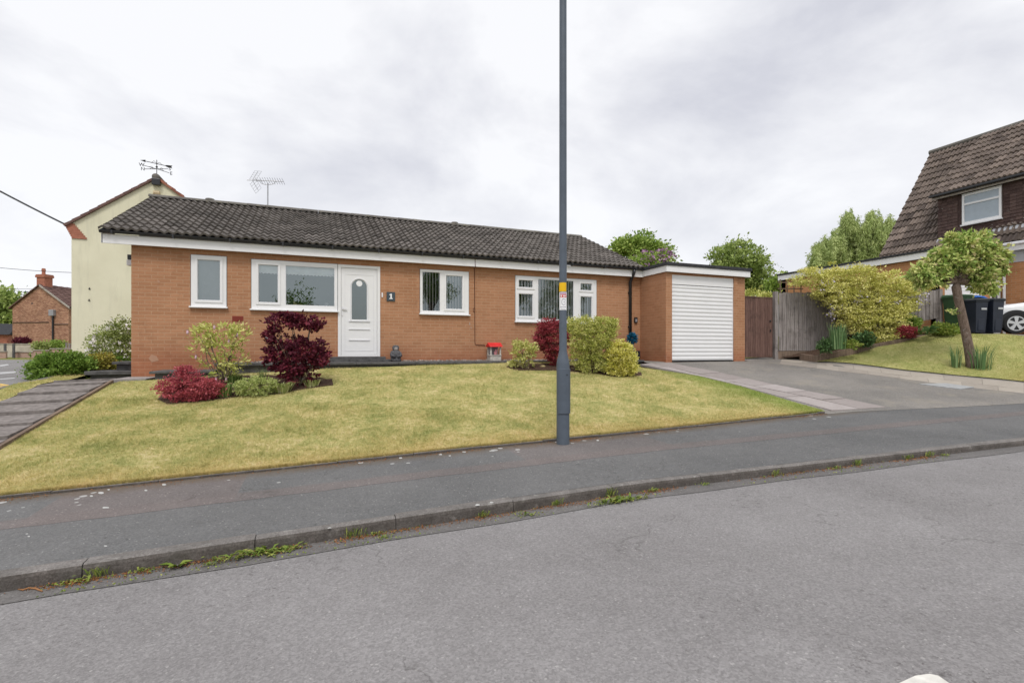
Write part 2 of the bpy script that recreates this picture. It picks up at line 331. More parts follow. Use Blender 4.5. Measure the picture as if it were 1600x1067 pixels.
# ------------------------------------------------------------------ object helpers
def offset(p):
    v = Vector((0, 0, 0))
    while p: v += p.location; p = p.parent
    return v
def tag(o, label=None, cat=None, group=None, kind=None):
    if label: o['label'] = label
    if cat: o['category'] = cat
    if group: o['group'] = group
    if kind: o['kind'] = kind
    return o
def thing(name, label, cat, loc=(0, 0, 0), group=None):
    o = bpy.data.objects.new(name, None); COL.objects.link(o); o.location = loc; o.empty_display_size = .2
    return tag(o, label, cat, group)
class MB:
    def __init__(s): s.v = []; s.f = []; s.r = []
    def add(s, vs, fs, r=None):
        o = len(s.v); s.v += [tuple(p) for p in vs]; s.f += [tuple(i+o for i in f) for f in fs]
        s.r += [random.random() if r is None else r]*len(fs); return s
    def box(s, x0, x1, y0, y1, z0, z1, r=None):
        return s.add([(x0, y0, z0), (x1, y0, z0), (x1, y1, z0), (x0, y1, z0), (x0, y0, z1), (x1, y0, z1), (x1, y1, z1), (x0, y1, z1)],
                     [(0, 3, 2, 1), (4, 5, 6, 7), (0, 1, 5, 4), (1, 2, 6, 5), (2, 3, 7, 6), (3, 0, 4, 7)], r)
    def slab(s, poly, z0, z1, r=None):   # vertical prism over an (x, y) outline; z0, z1 numbers or per-vertex lists
        n = len(poly); a = z0 if isinstance(z0, (list, tuple)) else [z0]*n; b = z1 if isinstance(z1, (list, tuple)) else [z1]*n
        return s.add([(p[0], p[1], a[i]) for i, p in enumerate(poly)]+[(p[0], p[1], b[i]) for i, p in enumerate(poly)],
                     [tuple(range(n))[::-1], tuple(range(n, 2*n))]+[(i, (i+1) % n, n+(i+1) % n, n+i) for i in range(n)], r)
    def prism_y(s, poly, y0, y1, r=None):  # outline in (x, z)
        n = len(poly)
        return s.add([(p[0], y0, p[1]) for p in poly]+[(p[0], y1, p[1]) for p in poly],
                     [tuple(range(n)), tuple(range(n, 2*n))[::-1]]+[((i+1) % n, i, n+i, n+(i+1) % n) for i in range(n)], r)
    def prism_x(s, poly, x0, x1, r=None):  # outline in (y, z)
        n = len(poly)
        return s.add([(x0, p[0], p[1]) for p in poly]+[(x1, p[0], p[1]) for p in poly],
                     [tuple(range(n))[::-1], tuple(range(n, 2*n))]+[(i, (i+1) % n, n+(i+1) % n, n+i) for i in range(n)], r)
    def tube(s, pts, rad, seg=8, cap=True, r=None):
        pts = [Vector(p) for p in pts]; rad = rad if isinstance(rad, (list, tuple)) else [rad]*len(pts); vs = []; fs = []
        up = Vector((0, 0, 1))
        for i, p in enumerate(pts):
            d = (pts[min(i+1, len(pts)-1)]-pts[max(i-1, 0)]).normalized()
            a = d.cross(up)
            if a.length < .05: a = d.cross(Vector((0, 1, 0)))
            a.normalize(); b = a.cross(d)
            for k in range(seg):
                t = 2*math.pi*k/seg; vs.append(p+(a*math.cos(t)+b*math.sin(t))*rad[i])
        for i in range(len(pts)-1):
            for k in range(seg):
                k2 = (k+1) % seg; fs.append((i*seg+k, i*seg+k2, (i+1)*seg+k2, (i+1)*seg+k))
        if cap: fs += [tuple(range(seg))[::-1], tuple(range((len(pts)-1)*seg, len(pts)*seg))]
        return s.add(vs, fs, r)
    def lathe(s, prof, cx, cy, seg=16, r=None, axis='z'):
        vs = []; fs = []
        for (rr, z) in prof:
            for k in range(seg):
                t = 2*math.pi*k/seg
                if axis == 'z': vs.append((cx+rr*math.cos(t), cy+rr*math.sin(t), z))
                else: vs.append((cx+rr*math.cos(t), z, cy+rr*math.sin(t)))
        for i in range(len(prof)-1):
            for k in range(seg):
                k2 = (k+1) % seg; fs.append((i*seg+k, i*seg+k2, (i+1)*seg+k2, (i+1)*seg+k))
        fs += [tuple(range(seg))[::-1], tuple(range((len(prof)-1)*seg, len(prof)*seg))]
        return s.add(vs, fs, r)
    def build(s, name, mat, parent=None, smooth=False, bevel=0, loc=None):
        v = np.array(s.v, dtype=float).reshape(-1, 3)
        if parent is None:
            o3 = np.array(loc if loc is not None else [(v[:, 0].min()+v[:, 0].max())/2, (v[:, 1].min()+v[:, 1].max())/2, v[:, 2].min()])
        else: o3 = np.array(offset(parent))
        v = v-o3
        me = bpy.data.meshes.new(name); me.from_pydata(v.tolist(), [], s.f)
        a = me.attributes.new('rnd', 'FLOAT', 'FACE')
        if len(a.data) == len(s.r): a.data.foreach_set('value', s.r)
        me.materials.append(MT[mat] if isinstance(mat, str) else mat); me.update()
        if smooth: me.shade_smooth()
        o = bpy.data.objects.new(name, me); COL.objects.link(o)
        if parent is None: o.location = o3
        else: o.parent = parent
        if bevel:
            b = o.modifiers.new('bevel', 'BEVEL'); b.width = bevel; b.segments = 2; b.limit_method = 'ANGLE'
        return o
def fastmesh(name, V, nper, mat, parent=None, rnd=None, loc=None):
    """V: (k, nper, 3) polygons, one colour value each"""
    k = V.shape[0]; v = V.reshape(-1, 3).astype(np.float64)
    o3 = np.array(loc if loc is not None else (offset(parent) if parent else (v[:, 0].mean(), v[:, 1].mean(), v[:, 2].min())))
    v = v-o3; me = bpy.data.meshes.new(name); me.vertices.add(k*nper); me.vertices.foreach_set('co', v.ravel())
    me.loops.add(k*nper); me.loops.foreach_set('vertex_index', np.arange(k*nper, dtype=np.int32))
    me.polygons.add(k); me.polygons.foreach_set('loop_start', np.arange(0, k*nper, nper, dtype=np.int32))
    try: me.polygons.foreach_set('loop_total', np.full(k, nper, dtype=np.int32))
    except Exception: pass
    me.update(calc_edges=True); a = me.attributes.new('rnd', 'FLOAT', 'FACE')
    a.data.foreach_set('value', (RS.rand(k) if rnd is None else np.clip(rnd, 0, 1)).astype(np.float32))
    me.materials.append(MT[mat]); o = bpy.data.objects.new(name, me); COL.objects.link(o)
    if parent is not None: o.parent = parent
    else: o.location = o3
    return o
def leaves(P, size, aspect=.5, up=0.0, hang=0.0, out=None):
    """kite-shaped leaves at points P; returns (k,4,3)"""
    k = len(P); d = RS.randn(k, 3)
    if out is not None: d = d*.7+out*.9
    d[:, 2] += up-hang; d /= np.linalg.norm(d, axis=1)[:, None]+1e-9
    w = np.cross(d, RS.randn(k, 3)); w /= np.linalg.norm(w, axis=1)[:, None]+1e-9
    nrm = np.cross(d, w); sz = size*(.6+.8*RS.rand(k))[:, None]
    a = P; b = P+d*sz*.45+w*sz*aspect*.5+nrm*sz*.06; c = P+d*sz; e = P+d*sz*.45-w*sz*aspect*.5+nrm*sz*.06
    return np.stack([a, b, c, e], 1)
def crown(blobs, nclump, per, spread, inner=.55, flat=.6):
    """clumps spread on and in ellipsoids (cx,cy,cz,rx,ry,rz); returns points, outward vectors, per-leaf tone"""
    w = np.array([b[3]*b[5]+.01 for b in blobs]); w /= w.sum(); P = []; O = []; T = []
    for i in range(nclump):
        b = blobs[RS.choice(len(blobs), p=w)]; d = RS.randn(3); d /= np.linalg.norm(d)
        r = inner+(1-inner)*RS.rand()**.6; r *= 1+.10*RS.randn()
        c = np.array(b[:3])+d*np.array(b[3:6])*r; n = max(2, int(per*(.5+RS.rand())))
        q = c+RS.randn(n, 3)*spread*np.array([1, 1, flat])*(.45+.9*RS.rand()); P.append(q); O.append(np.tile(d, (n, 1))); T.append(np.full(n, .25+.5*RS.rand())+RS.randn(n)*.17)
    return np.concatenate(P), np.concatenate(O), np.concatenate(T)
def foliage(name, mat, parent, blobs, nclump, per, spread, size, aspect=.55, up=.2, inner=.5, floor=None, clip=None, flat=.6):
    P, O, T = crown(blobs, nclump, per, spread, inner, flat)
    if clip: k = clip(P); P, O, T = P[k], O[k], T[k]
    if floor is not None: k = P[:, 2] > floor; P, O, T = P[k], O[k], T[k]
    return fastmesh(name, leaves(P, size, aspect, up, out=O), 4, mat, parent, T)
def branches(parent, base, tips, r0, mat='bark', name='trunk', wob=.05, seg=6, mids=4):
    mb = MB(); b = Vector(base)
    for t in tips:
        t = Vector(t); pts = []; 
        for i in range(mids+1):
            f = i/mids; p = b.lerp(t, f); p.x += random.gauss(0, wob)*math.sin(f*3.1); p.y += random.gauss(0, wob)*math.sin(f*3.1); p.z += .15*(t.z-b.z)*math.sin(f*3.14)*.4; pts.append(p)
        mb.tube(pts, [r0*(1-.75*i/mids) for i in range(mids+1)], seg)
    return mb.build(name, mat, parent, True)
# sheets that follow the terrain
def inpoly(poly, x, y):
    c = np.zeros(len(x), bool); n = len(poly); j = n-1
    for i in range(n):
        xi, yi = poly[i][:2]; xj, yj = poly[j][:2]
        k = ((yi > y) != (yj > y)) & (x < (xj-xi)*(y-yi)/((yj-yi) or 1e-9)+xi); c ^= k; j = i
    return c
def sheet(name, poly, dz, mat, step=.25, hf=None, kind='structure', parent=None, amp=0):
    bm = bmesh.new(); vs = [bm.verts.new((p[0], p[1], 0)) for p in poly]; bm.faces.new(vs)
    xs = [p[0] for p in poly]; ys = [p[1] for p in poly]
    for ax, lo, hi in ((0, min(xs), max(xs)), (1, min(ys), max(ys))):
        k = math.ceil(lo/step)
        while k*step < hi:
            co = [0, 0, 0]; co[ax] = k*step; no = [0, 0, 0]; no[ax] = 1
            bmesh.ops.bisect_plane(bm, geom=bm.verts[:]+bm.edges[:]+bm.faces[:], plane_co=co, plane_no=no, dist=1e-5); k += 1
    for v in bm.verts: v.co.z = (hf or G)(v.co.x, v.co.y)+dz+(random.uniform(-amp, amp) if amp else 0)
    bmesh.ops.recalc_face_normals(bm, faces=bm.faces[:])
    if bm.faces[:] and sum(f.normal.z for f in bm.faces) < 0: bmesh.ops.reverse_faces(bm, faces=bm.faces[:])
    me = bpy.data.meshes.new(name); bm.to_mesh(me); bm.free(); me.materials.append(MT[mat]); me.shade_smooth()
    o = bpy.data.objects.new(name, me); COL.objects.link(o)
    if kind: o['kind'] = kind
    return o
# ------------------------------------------------------------------ ground
gx = [-400, -150, -60, -40, -30, -26, -20, -14, -9, 0, 9, 14, 20, 30, 45, 80, 200, 400]; gy = [-400, -150, -60, -30, -18, -10, 0, 5, 10, 20, 36, 45, 60, 100, 200, 400]
mb = MB(); vs = []
for x in gx:
    for y in gy:
        near = -31 < x < 31 and -31 < y < 37
        zz = min(G(x, max(y, -30)), G(x, max(y, -30)+.0)); vs.append((x, y, zz-(.55 if near else .05)))
ny = len(gy); mb.add(vs, [(i*ny+j, (i+1)*ny+j, (i+1)*ny+j+1, i*ny+j+1) for i in range(len(gx)-1) for j in range(ny-1)])
tag(mb.build('ground', 'earth', loc=(0, 0, 0)), kind='structure')
ss = [i*.5 for i in range(-60, 81)]
sheet('road', [(-30, -14), (40, -14)]+[(s, nk(s)+.03) for s in reversed(ss) if s > -7]+[(-8, 4.15), (-30, 4.15)], 0, 'road', .5, lambda s, n: road_z(s))
sheet('gutter_channel', [(s, nk(s)-.20+.015*math.sin(s*3.1)) for s in ss if -7 <= s <= 30]+[(s, nk(s)+.02) for s in reversed(ss) if -7 <= s <= 30], .005, 'gutter_tar', .25, lambda s, n: road_z(s))
sheet('pavement', [(s, nk(s)+.10) for s in ss if -7 <= s <= 30]+[(s, nb(s)+.01) for s in reversed(ss) if -7 <= s <= 30], 0, 'pave', .25, pav_z)
sheet('far_pavement', [(-30, -15.5), (40, -15.5), (40, -14), (-30, -14)], .1, 'pave', 1, lambda s, n: road_z(s))
sheet('far_verge', [(-30, -36), (40, -36), (40, -15.5), (-30, -15.5)], .1, 'lawn', 2, lambda s, n: road_z(s))
# kerb: separate stones, slightly uneven
mb = MB(); s = .586-1.04*7
while s < 30:
    e = s+1.04; a = s+.003; b = e-.003; jz = random.uniform(-.003, .003); jn = random.uniform(-.004, .004); k = 5
    ring = []
    for i in range(k+1):
        q = a+(b-a)*i/k; h = kh(q)+road_z(q)+jz; n0 = nk(q)+jn; end = .0015 if i in (0, k) else 0
        ring.append([(q, n0+end, road_z(q)-.12), (q, n0+.012, h-.03), (q, n0+.020, h-.008), (q, n0+.036, h), (q, n0+.125, h+.003), (q, n0+.125, road_z(q)-.12)])
    vs = [p for r in ring for p in r]; fs = []
    for i in range(k):
        for j in range(5): fs.append((i*6+j, (i+1)*6+j, (i+1)*6+j+1, i*6+j+1))
    fs += [tuple(range(6)), tuple(range(k*6, k*6+6))[::-1]]
    mb.add(vs, fs); s = e
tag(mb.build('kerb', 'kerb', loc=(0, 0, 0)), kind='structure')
# concrete edging strip between pavement and lawn
mb = MB(); s = -7.
while s < 8.4:
    e = min(s+.9, 8.45); a = s+.004; b = e-.004; j = random.uniform(-.008, .008); jn = random.uniform(-.006, .006)
    z0, z1 = pav_z(a, 6.28), pav_z(b, 6.28)
    mb.slab([(a, 6.27+jn), (b, 6.27-jn), (b, 6.32-jn), (a, 6.32+jn)], [z0-.1, z1-.1, z1-.1, z0-.1], [z0+.028+j, z1+.028+j, z1+.028+j, z0+.028+j]); s = e
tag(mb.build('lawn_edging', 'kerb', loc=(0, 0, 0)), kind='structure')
# front lawn of the bungalow
pe = [gp(*q)[:2] for q in [(1290, 644.5), (1159, 605), (1091, 588), (997, 574)]]
LAWN = [(-3.62, 6.31), (8.3, 6.31)]+[pe[0]]+pe[1:]+[(7.9, 11.33), (-3.5, 11.33), (-3.62, 10.9)]
sheet('lawn', LAWN, .012, 'lawn', .25)
BED1 = [gp(*q)[:2] for q in [(246, 626), (262, 633), (330, 628), (380, 620), (440, 617), (470, 610), (521, 603), (519, 594), (480, 590), (420, 588), (330, 590), (262, 606)]]
BED2 = [gp(*q)[:2] for q in [(790, 574), (806, 580), (860, 580), (925, 584), (960, 590), (1003, 588), (1002, 583), (960, 576), (870, 570), (815, 569)]]
sheet('soil_bed', BED1, .022, 'soil', .12, amp=.012); sheet('soil_bed', BED2, .022, 'soil', .12, amp=.012)
# side verge, side road, neighbour's ground
VERGE = [(-4.62, 6.31), (-4.62, 12.0), (-4.62, 19), (-5.3, 19), (-5.15, 14.5), (-5.06, 12), (-5.0, 10), (-5.12, 7.5), (-5.5, 6.5), (-5.75, 6.3)]
sheet('grass_verge', VERGE, .05, 'lawn', .25)
SIDE = [(-30, 4.15), (-8, 4.15), (-6.2, 4.6), (-5.4, 6.4), (-5.15, 9), (-5.2, 14), (-5.6, 19), (-6.5, 24), (-9.5, 33), (-24, 40), (-30, 40)]
sheet('side_road', SIDE, -.05, 'road', .5)
mb = MB()
for (x0, y0), (x1, y1) in zip(SIDE[2:8], SIDE[3:9]):
    L_ = math.hypot(x1-x0, y1-y0); k = max(1, int(L_/.9))
    for i in range(k):
        a, b = i/k, (i+1)/k-.01; p = (x0+(x1-x0)*a, y0+(y1-y0)*a); q = (x0+(x1-x0)*b, y0+(y1-y0)*b); z = G(*p); z2 = G(*q)
        mb.slab([p, q, (q[0]+.12, q[1]), (p[0]+.12, p[1])], [z-.2, z2-.2, z2-.2, z-.2], [z+.05, z2+.05, z2+.05, z+.05])
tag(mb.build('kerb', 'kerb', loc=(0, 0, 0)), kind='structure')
sheet('back_garden', [(-5.2, 12.33), (13.4, 12.33), (18.4, 11.3), (18.4, 36), (-9.5, 36), (-9.5, 33), (-6.4, 24), (-5.5, 19)], -.02, 'earth', .5)
DRIVE = [(8.2, 11.15), (8.25, 12.3), (8.9, 12.3), (8.9, 11.15), (11.8, 11.15), (11.8, 12.0), (13.5, 12.0), (13.6, 10.2), (14.0, 8.5), (14.8, 6.5), (15.8, nb(15.8)-.02), (13, nb(13)-.02), (11, nb(11)-.02), (9, nb(9)-.02), (8.45, 6.2)]
sheet('driveway', DRIVE, .004, 'drive', .25)
LAWN2 = [gp(*q)[:2] for q in [(1290, 566), (1350, 571), (1411, 579), (1500, 588), (1600, 597.5)]]+[(15.4, nb(15.4)), (17, nb(17)), (19, nb(19)), (26, nb(26)), (26, 8.0), (19, 8.05), (18.1, 8.45)]+[gp(*q)[:2] for q in [(1480, 521.5), (1405, 538), (1340, 554), (1273, 566)]]
sheet('neighbour_lawn', LAWN2, .03, 'lawn', .25)
sheet('neighbour_driveway', [(17.4, 8.6), (18.2, 8.4), (19, 8.0), (26, 7.95), (26, 9.9), (17.4, 9.9)], .015, 'drive', .25)
# lawn blades, one mass of mown grass per lawn
def lawn_blades(name, poly, holes, per, h0, h1, dz=.012, near=None):
    xs = [p[0] for p in poly]; ys = [p[1] for p in poly]; A = (max(xs)-min(xs))*(max(ys)-min(ys)); k = int(per*A)
    x = RS.uniform(min(xs), max(xs), k); y = RS.uniform(min(ys), max(ys), k); ok = inpoly(poly, x, y)
    for h in holes: ok &= ~inpoly(h, x, y)
    x, y = x[ok], y[ok]
    if near is not None:
        D = SN*x+CC*y; ok = (D < near) | (RS.rand(len(x)) < .55); x, y = x[ok], y[ok]
    k = len(x); gx_ = np.round(x/.05).astype(int); 
    # heights from a coarse lookup
    X = np.arange(min(xs)-.1, max(xs)+.2, .1); Y = np.arange(min(ys)-.1, max(ys)+.2, .1); Z = np.array([[G(a, b) for b in Y] for a in X])
    fx = (x-X[0])/.1; fy = (y-Y[0])/.1; ix = fx.astype(int); iy = fy.astype(int); ax = fx-ix; ay = fy-iy
    z = (Z[ix, iy]*(1-ax)+Z[ix+1, iy]*ax)*(1-ay)+(Z[ix, iy+1]*(1-ax)+Z[ix+1, iy+1]*ax)*ay+dz-.003
    h = RS.uniform(h0, h1, k)*(1+.35*np.sin(x*3+y*2)*np.sin(y*4.3)); th = RS.uniform(0, 2*np.pi, k); w = RS.uniform(.0025, .0055, k); ln = RS.uniform(.2, 1.5, k)*h; ph = RS.uniform(0, 2*np.pi, k)
    B = np.stack([x, y, z], 1); wv = np.stack([np.cos(th)*w, np.sin(th)*w, 0*w], 1); tp = B+np.stack([np.cos(ph)*ln, np.sin(ph)*ln, h], 1)
    o = fastmesh(name, np.stack([B-wv, B+wv, tp], 1), 3, 'blade'); return tag(o, kind='stuff')
b1 = lawn_blades('lawn_grass', LAWN, [BED1, BED2], 6000, .014, .036, near=8.2)
tag(b1, 'mown yellowing lawn grass in front of the bungalow', 'grass')
b2 = lawn_blades('lawn_grass', LAWN2, [], 2200, .015, .035, .03); tag(b2, 'mown lawn grass on the sloping lawn of the house on the right', 'grass')
b3 = lawn_blades('verge_grass', VERGE, [], 2400, .02, .045, .05); tag(b3, 'narrow grass verge left of the slab path', 'grass')
# ragged edge of dry grass hanging over the edging
def tufts(name, pts, k, h, mat='blade', sp=.02):
    V = []
    for i in range(k):
        p = pts[RS.randint(len(pts))]; V.append((p[0]+RS.randn()*sp, p[1]+RS.randn()*sp*.6, p[2]))
    B = np.array(V); n = len(B); th = RS.uniform(0, 2*np.pi, n); w = RS.uniform(.002, .005, n); hh = RS.uniform(.4, 1, n)*h; ph = RS.uniform(0, 2*np.pi, n)
    wv = np.stack([np.cos(th)*w, np.sin(th)*w, 0*w], 1); tp = B+np.stack([np.cos(ph)*hh*.8, np.sin(ph)*hh*.8, hh], 1)
    return fastmesh(name, np.stack([B-wv, B+wv, tp], 1), 3, mat)
ed = [(s, 6.335, pav_z(s, 6.28)+.02) for s in np.arange(-4, 8.4, .01)]
o = tufts('edge_grass', ed, 30000, .055); tag(o, 'dry grass tufts along the edging of the front lawn', 'grass', kind='stuff')
# slab strips: two rows of paving beside the driveway
def slab_mat(key, c1, c2):
    m = M(key, .92, .2); r = m.attr(); c = m.mix(r, c1, c2); c = m.mix(m.rng(m.noise(4, 5, .7), .4, .7, 0, .5), c, m.mix(1, c, (.74, .72, .70, 1), 'MULTIPLY')); c = m.mix(m.rng(m.noise(45, 3, .8), .35, .65, .35, 0), c, m.mix(1, c, (.6, .6, .6, 1), 'MULTIPLY')); m.col(c).bump(m.noise(70, 3), .5, .005); MT[key] = m.m
slab_mat('slab_drive', (.30, .265, .25, 1), (.40, .36, .345, 1)); slab_mat('slab_border', (.27, .24, .21, 1), (.42, .375, .32, 1))
def slabs(name, rowsL, rowsR, cuts, top, thick, mat, gap=.008, jit=.004, step=0):
    mb = MB()
    def along(P, t):
        L_ = [0]
        for a, b in zip(P, P[1:]): L_.append(L_[-1]+math.dist(a, b))
        t *= L_[-1]
        for i in range(len(P)-1):
            if t <= L_[i+1]+1e-9:
                f = (t-L_[i])/(L_[i+1]-L_[i]); return (P[i][0]+(P[i+1][0]-P[i][0])*f, P[i][1]+(P[i+1][1]-P[i][1])*f)
        return P[-1]
    for a, b in zip(cuts, cuts[1:]):
        q = [along(rowsL, a), along(rowsR, a), along(rowsR, b), along(rowsL, b)]
        cx = sum(p[0] for p in q)/4; cy = sum(p[1] for p in q)/4
        q = [(p[0]+(cx-p[0])*gap/max(.05, abs(cx-p[0])+.0), p[1]+(cy-p[1])*gap/max(.05, abs(cy-p[1]))) for p in q]
        j = random.uniform(-jit, jit); zz = [G(*p)+top+j+(step if i_ > 1 else 0) for i_, p in enumerate(q)]
        mb.slab(q, [z-thick for z in zz], zz)
    return mb
Ls = [gp(*q)[:2] for q in [(999, 569.5), (1093, 588), (1161, 605), (1300, 642.5)]]
Ms = [gp(*q)[:2] for q in [(1020, 568), (1090, 585), (1143, 597), (1248, 618), (1345, 640)]]
Rs = [gp(*q)[:2] for q in [(1046, 567), (1128, 583), (1222, 604), (1300, 619), (1387, 637)]]
cu = [0, .11, .24, .37, .5, .64, .79, 1]
m1 = slabs('x', Ls, Ms, cu, .016, .05, 'slab', .016); m2 = slabs('x', Ms, Rs, [0, .15, .3, .44, .58, .72, .86, 1], .016, .05, 'slab', .016); rr = m2.r; m1.add(m2.v, m2.f, .5); m1.r[-len(rr):] = rr
tag(m1.build('driveway_slabs', 'slab_drive', loc=(0, 0, 0)), kind='structure')
simple('slab_cream', (.40, .36, .30), .9, .2, .2, 5, .4)
UL = [gp(*q)[:2] for q in [(1222, 561.5), (1290, 567.5), (1411, 580.5), (1500, 589.5), (1600, 599)]]
LL = [gp(*q)[:2] for q in [(1218, 569), (1300, 579), (1417, 593), (1500, 604), (1600, 615)]]
ML = [((a[0]+b[0])/2, (a[1]+b[1])/2) for a, b in zip(UL, LL)]; mb = slabs('x', UL, ML, [0, .12, .25, .38, .5, .62, .74, .87, 1], .010, .03, 'x', .003, .001); m2 = slabs('x', ML, LL, [0, .07, .2, .31, .44, .57, .68, .80, .92, 1], .010, .03, 'x', .003, .001); rr = m2.r; mb.add(m2.v, m2.f, .5); mb.r[-len(rr):] = rr
tag(mb.build('driveway_border', 'slab_border', loc=(0, 0, 0)), kind='structure')
q = [gp(*p)[:2] for p in [(1436, 601), (1478, 600), (1522, 606), (1500, 609)]]
simple('patch_grey', (.33, .335, .335), .8, .2, .1, 10)
mb = MB(); zz = [G(*p)+.024 for p in q]; mb.slab(q, [z-.02 for z in zz], zz); tag(mb.build('concrete_patch', 'patch_grey', loc=(0, 0, 0)), kind='structure')
# slab path at the left, with a step down to the lawn
PL = [(-4.60, 12.2), (-4.60, 6.3)]; PR = [(-3.64, 12.2), (-3.64, 6.3)]
mb = slabs('x', PL, PR, [i/10 for i in range(11)], .045, .12, 'slab_path', .008, .006, .038)
tag(mb.build('side_path', 'slab_path', loc=(0, 0, 0)), kind='structure')
mb = MB(); yy = 6.35
while yy < 11.1:
    y2 = min(yy+.9, 11.3); z0, z1 = G(-3.6, yy), G(-3.6, y2)
    mb.slab([(-3.63, yy+.005), (-3.58, yy+.005), (-3.58, y2-.005), (-3.63, y2-.005)], [z0-.1, z0-.1, z1-.1, z1-.1], [z0+.055, z0+.055, z1+.055, z1+.055]); yy = y2
tag(mb.build('path_edging', 'sleeper', loc=(0, 0, 0)), kind='structure')
# raised path along the front of the bungalow
mb = MB(); s = -1.95
while s < 8.2:
    e = min(s+.9, 8.25); j = random.uniform(-.004, .004); mb.box(s+.004, e-.004, 11.30, 12.31, 1.195, 1.245+j); s = e
tag(mb.build('house_path', 'slab_dark', bevel=.006, loc=(0, 0, 0)), kind='structure')
mb = MB(); mb.box(-1.9, 8.2, 11.36, 12.31, .7, 1.193); tag(mb.build('path_riser', 'slab_dark', loc=(0, 0, 0)), kind='structure')
mb = MB()
k = 2200; X = RS.uniform(-1.4, 8.2, k); Y = RS.uniform(12.17, 12.31, k)
V = np.stack([X, Y, np.full(k, 1.246)+RS.rand(k)*.012], 1); lf = leaves(V, .03, 1.0); simple('pebble', (.42, .38, .34), .9, .2, .5, 60)
o = fastmesh('gravel_strip', lf, 4, 'pebble'); tag(o, 'thin strip of pale gravel along the foot of the bungalow wall', 'gravel', kind='stuff')
# road markings
mb = MB(); z = lambda p: road_z(p[0])+.006
q = [gp(*p)[:2] for p in [(1404, 1069), (1430, 1057), (1452, 1054), (1466, 1057), (1484, 1069), (1520, 1100), (1400, 1100)]]
mb.slab(q, [z(p)-.004 for p in q], [z(p) for p in q]); tag(mb.build('road_marking', 'marking', loc=(0, 0, 0)), kind='structure')
mb = MB()
for pts in ([(0, 568.5), (12, 567), (14, 569), (0, 571)], [(0, 579), (24, 577.5), (25, 580), (0, 582)], [(52, 566), (56, 566), (48, 580), (43, 580)], [(62, 568), (70, 568), (75, 571), (66, 571)], [(0, 588.5), (22, 587), (24, 588.3), (0, 590)]):
    q = [gp(*p) for p in pts]; q = [(p[0], p[1]) for p in q]; mb.slab(q, [G(*p)-.05 for p in q], [G(*p)-.04 for p in q])
tag(mb.build('junction_marking', 'faint_marking', loc=(0, 0, 0)), kind='structure')
mb = MB()
for pts in ([(0, 596), (14, 598), (14, 599.5), (0, 598)], [(0, 599.5), (18, 601), (14, 603), (0, 602)]):
    q = [gp(*p)[:2] for p in pts]; mb.slab(q, [G(*p)-.05 for p in q], [G(*p)-.04 for p in q])
tag(mb.build('yellow_marking', 'yellow_marking', loc=(0, 0, 0)), kind='structure')
# ------------------------------------------------------------------ walls with openings (plane y = const, facing -y)
def wall_y(mb, x0, x1, z0, z1, y, holes, th=.25):
    X = sorted({x0, x1, *[h[0] for h in holes], *[h[1] for h in holes]}); Z = sorted({z0, z1, *[h[2] for h in holes], *[h[3] for h in holes]})
    ins = lambda a, b: any(h[0]-1e-6 < a < h[1]+1e-6 and h[2]-1e-6 < b < h[3]+1e-6 for h in holes)
    for i in range(len(X)-1):
        for j in range(len(Z)-1):
            if ins((X[i]+X[i+1])/2, (Z[j]+Z[j+1])/2): continue
            for yy, fl in ((y, 0), (y+th, 1)):
                v = [(X[i], yy, Z[j]), (X[i+1], yy, Z[j]), (X[i+1], yy, Z[j+1]), (X[i], yy, Z[j+1])]
                mb.add(v, [(0, 1, 2, 3) if not fl else (3, 2, 1, 0)])
    for h in holes:
        a, b, c, d = h; e = y+th
        mb.add([(a, y, c), (b, y, c), (b, y, d), (a, y, d), (a, e, c), (b, e, c), (b, e, d), (a, e, d)], [(0, 4, 5, 1), (1, 5, 6, 2), (2, 6, 7, 3), (3, 7, 4, 0)])
def roof_tiles(rows, cols, P, U, N, length, width, prof, th, jit, edge=.0):
    """P(u, t) -> point, t 0 at the eave, 1 at the ridge; returns mesh builder of lapped tile courses"""
    mb = MB(); nx = len(prof)
    for r in range(rows):
        t0 = r/rows; t1 = min(1, (r+1)/rows+.010)
        for c in range(cols):
            j = random.gauss(0, jit); tone = min(1, max(0, random.gauss(.5, .22))); vs = []; k = nx
            for i, (fx, h) in enumerate(prof):
                u = (c+fx)/cols; a = P(u, t0); b = P(u, t1); lift = th+j+random.gauss(0, jit*.2)
                vs.append(a+N*(h+lift-th*1.1)); vs.append(a+N*(h+lift)); vs.append(b+N*(h*.96+j*.3))
            fs = []
            for i in range(k-1):
                fs.append((i*3, (i+1)*3, (i+1)*3+1, i*3+1)); fs.append((i*3+1, (i+1)*3+1, (i+1)*3+2, i*3+2))
            mb.add(vs, fs, tone)
    return mb
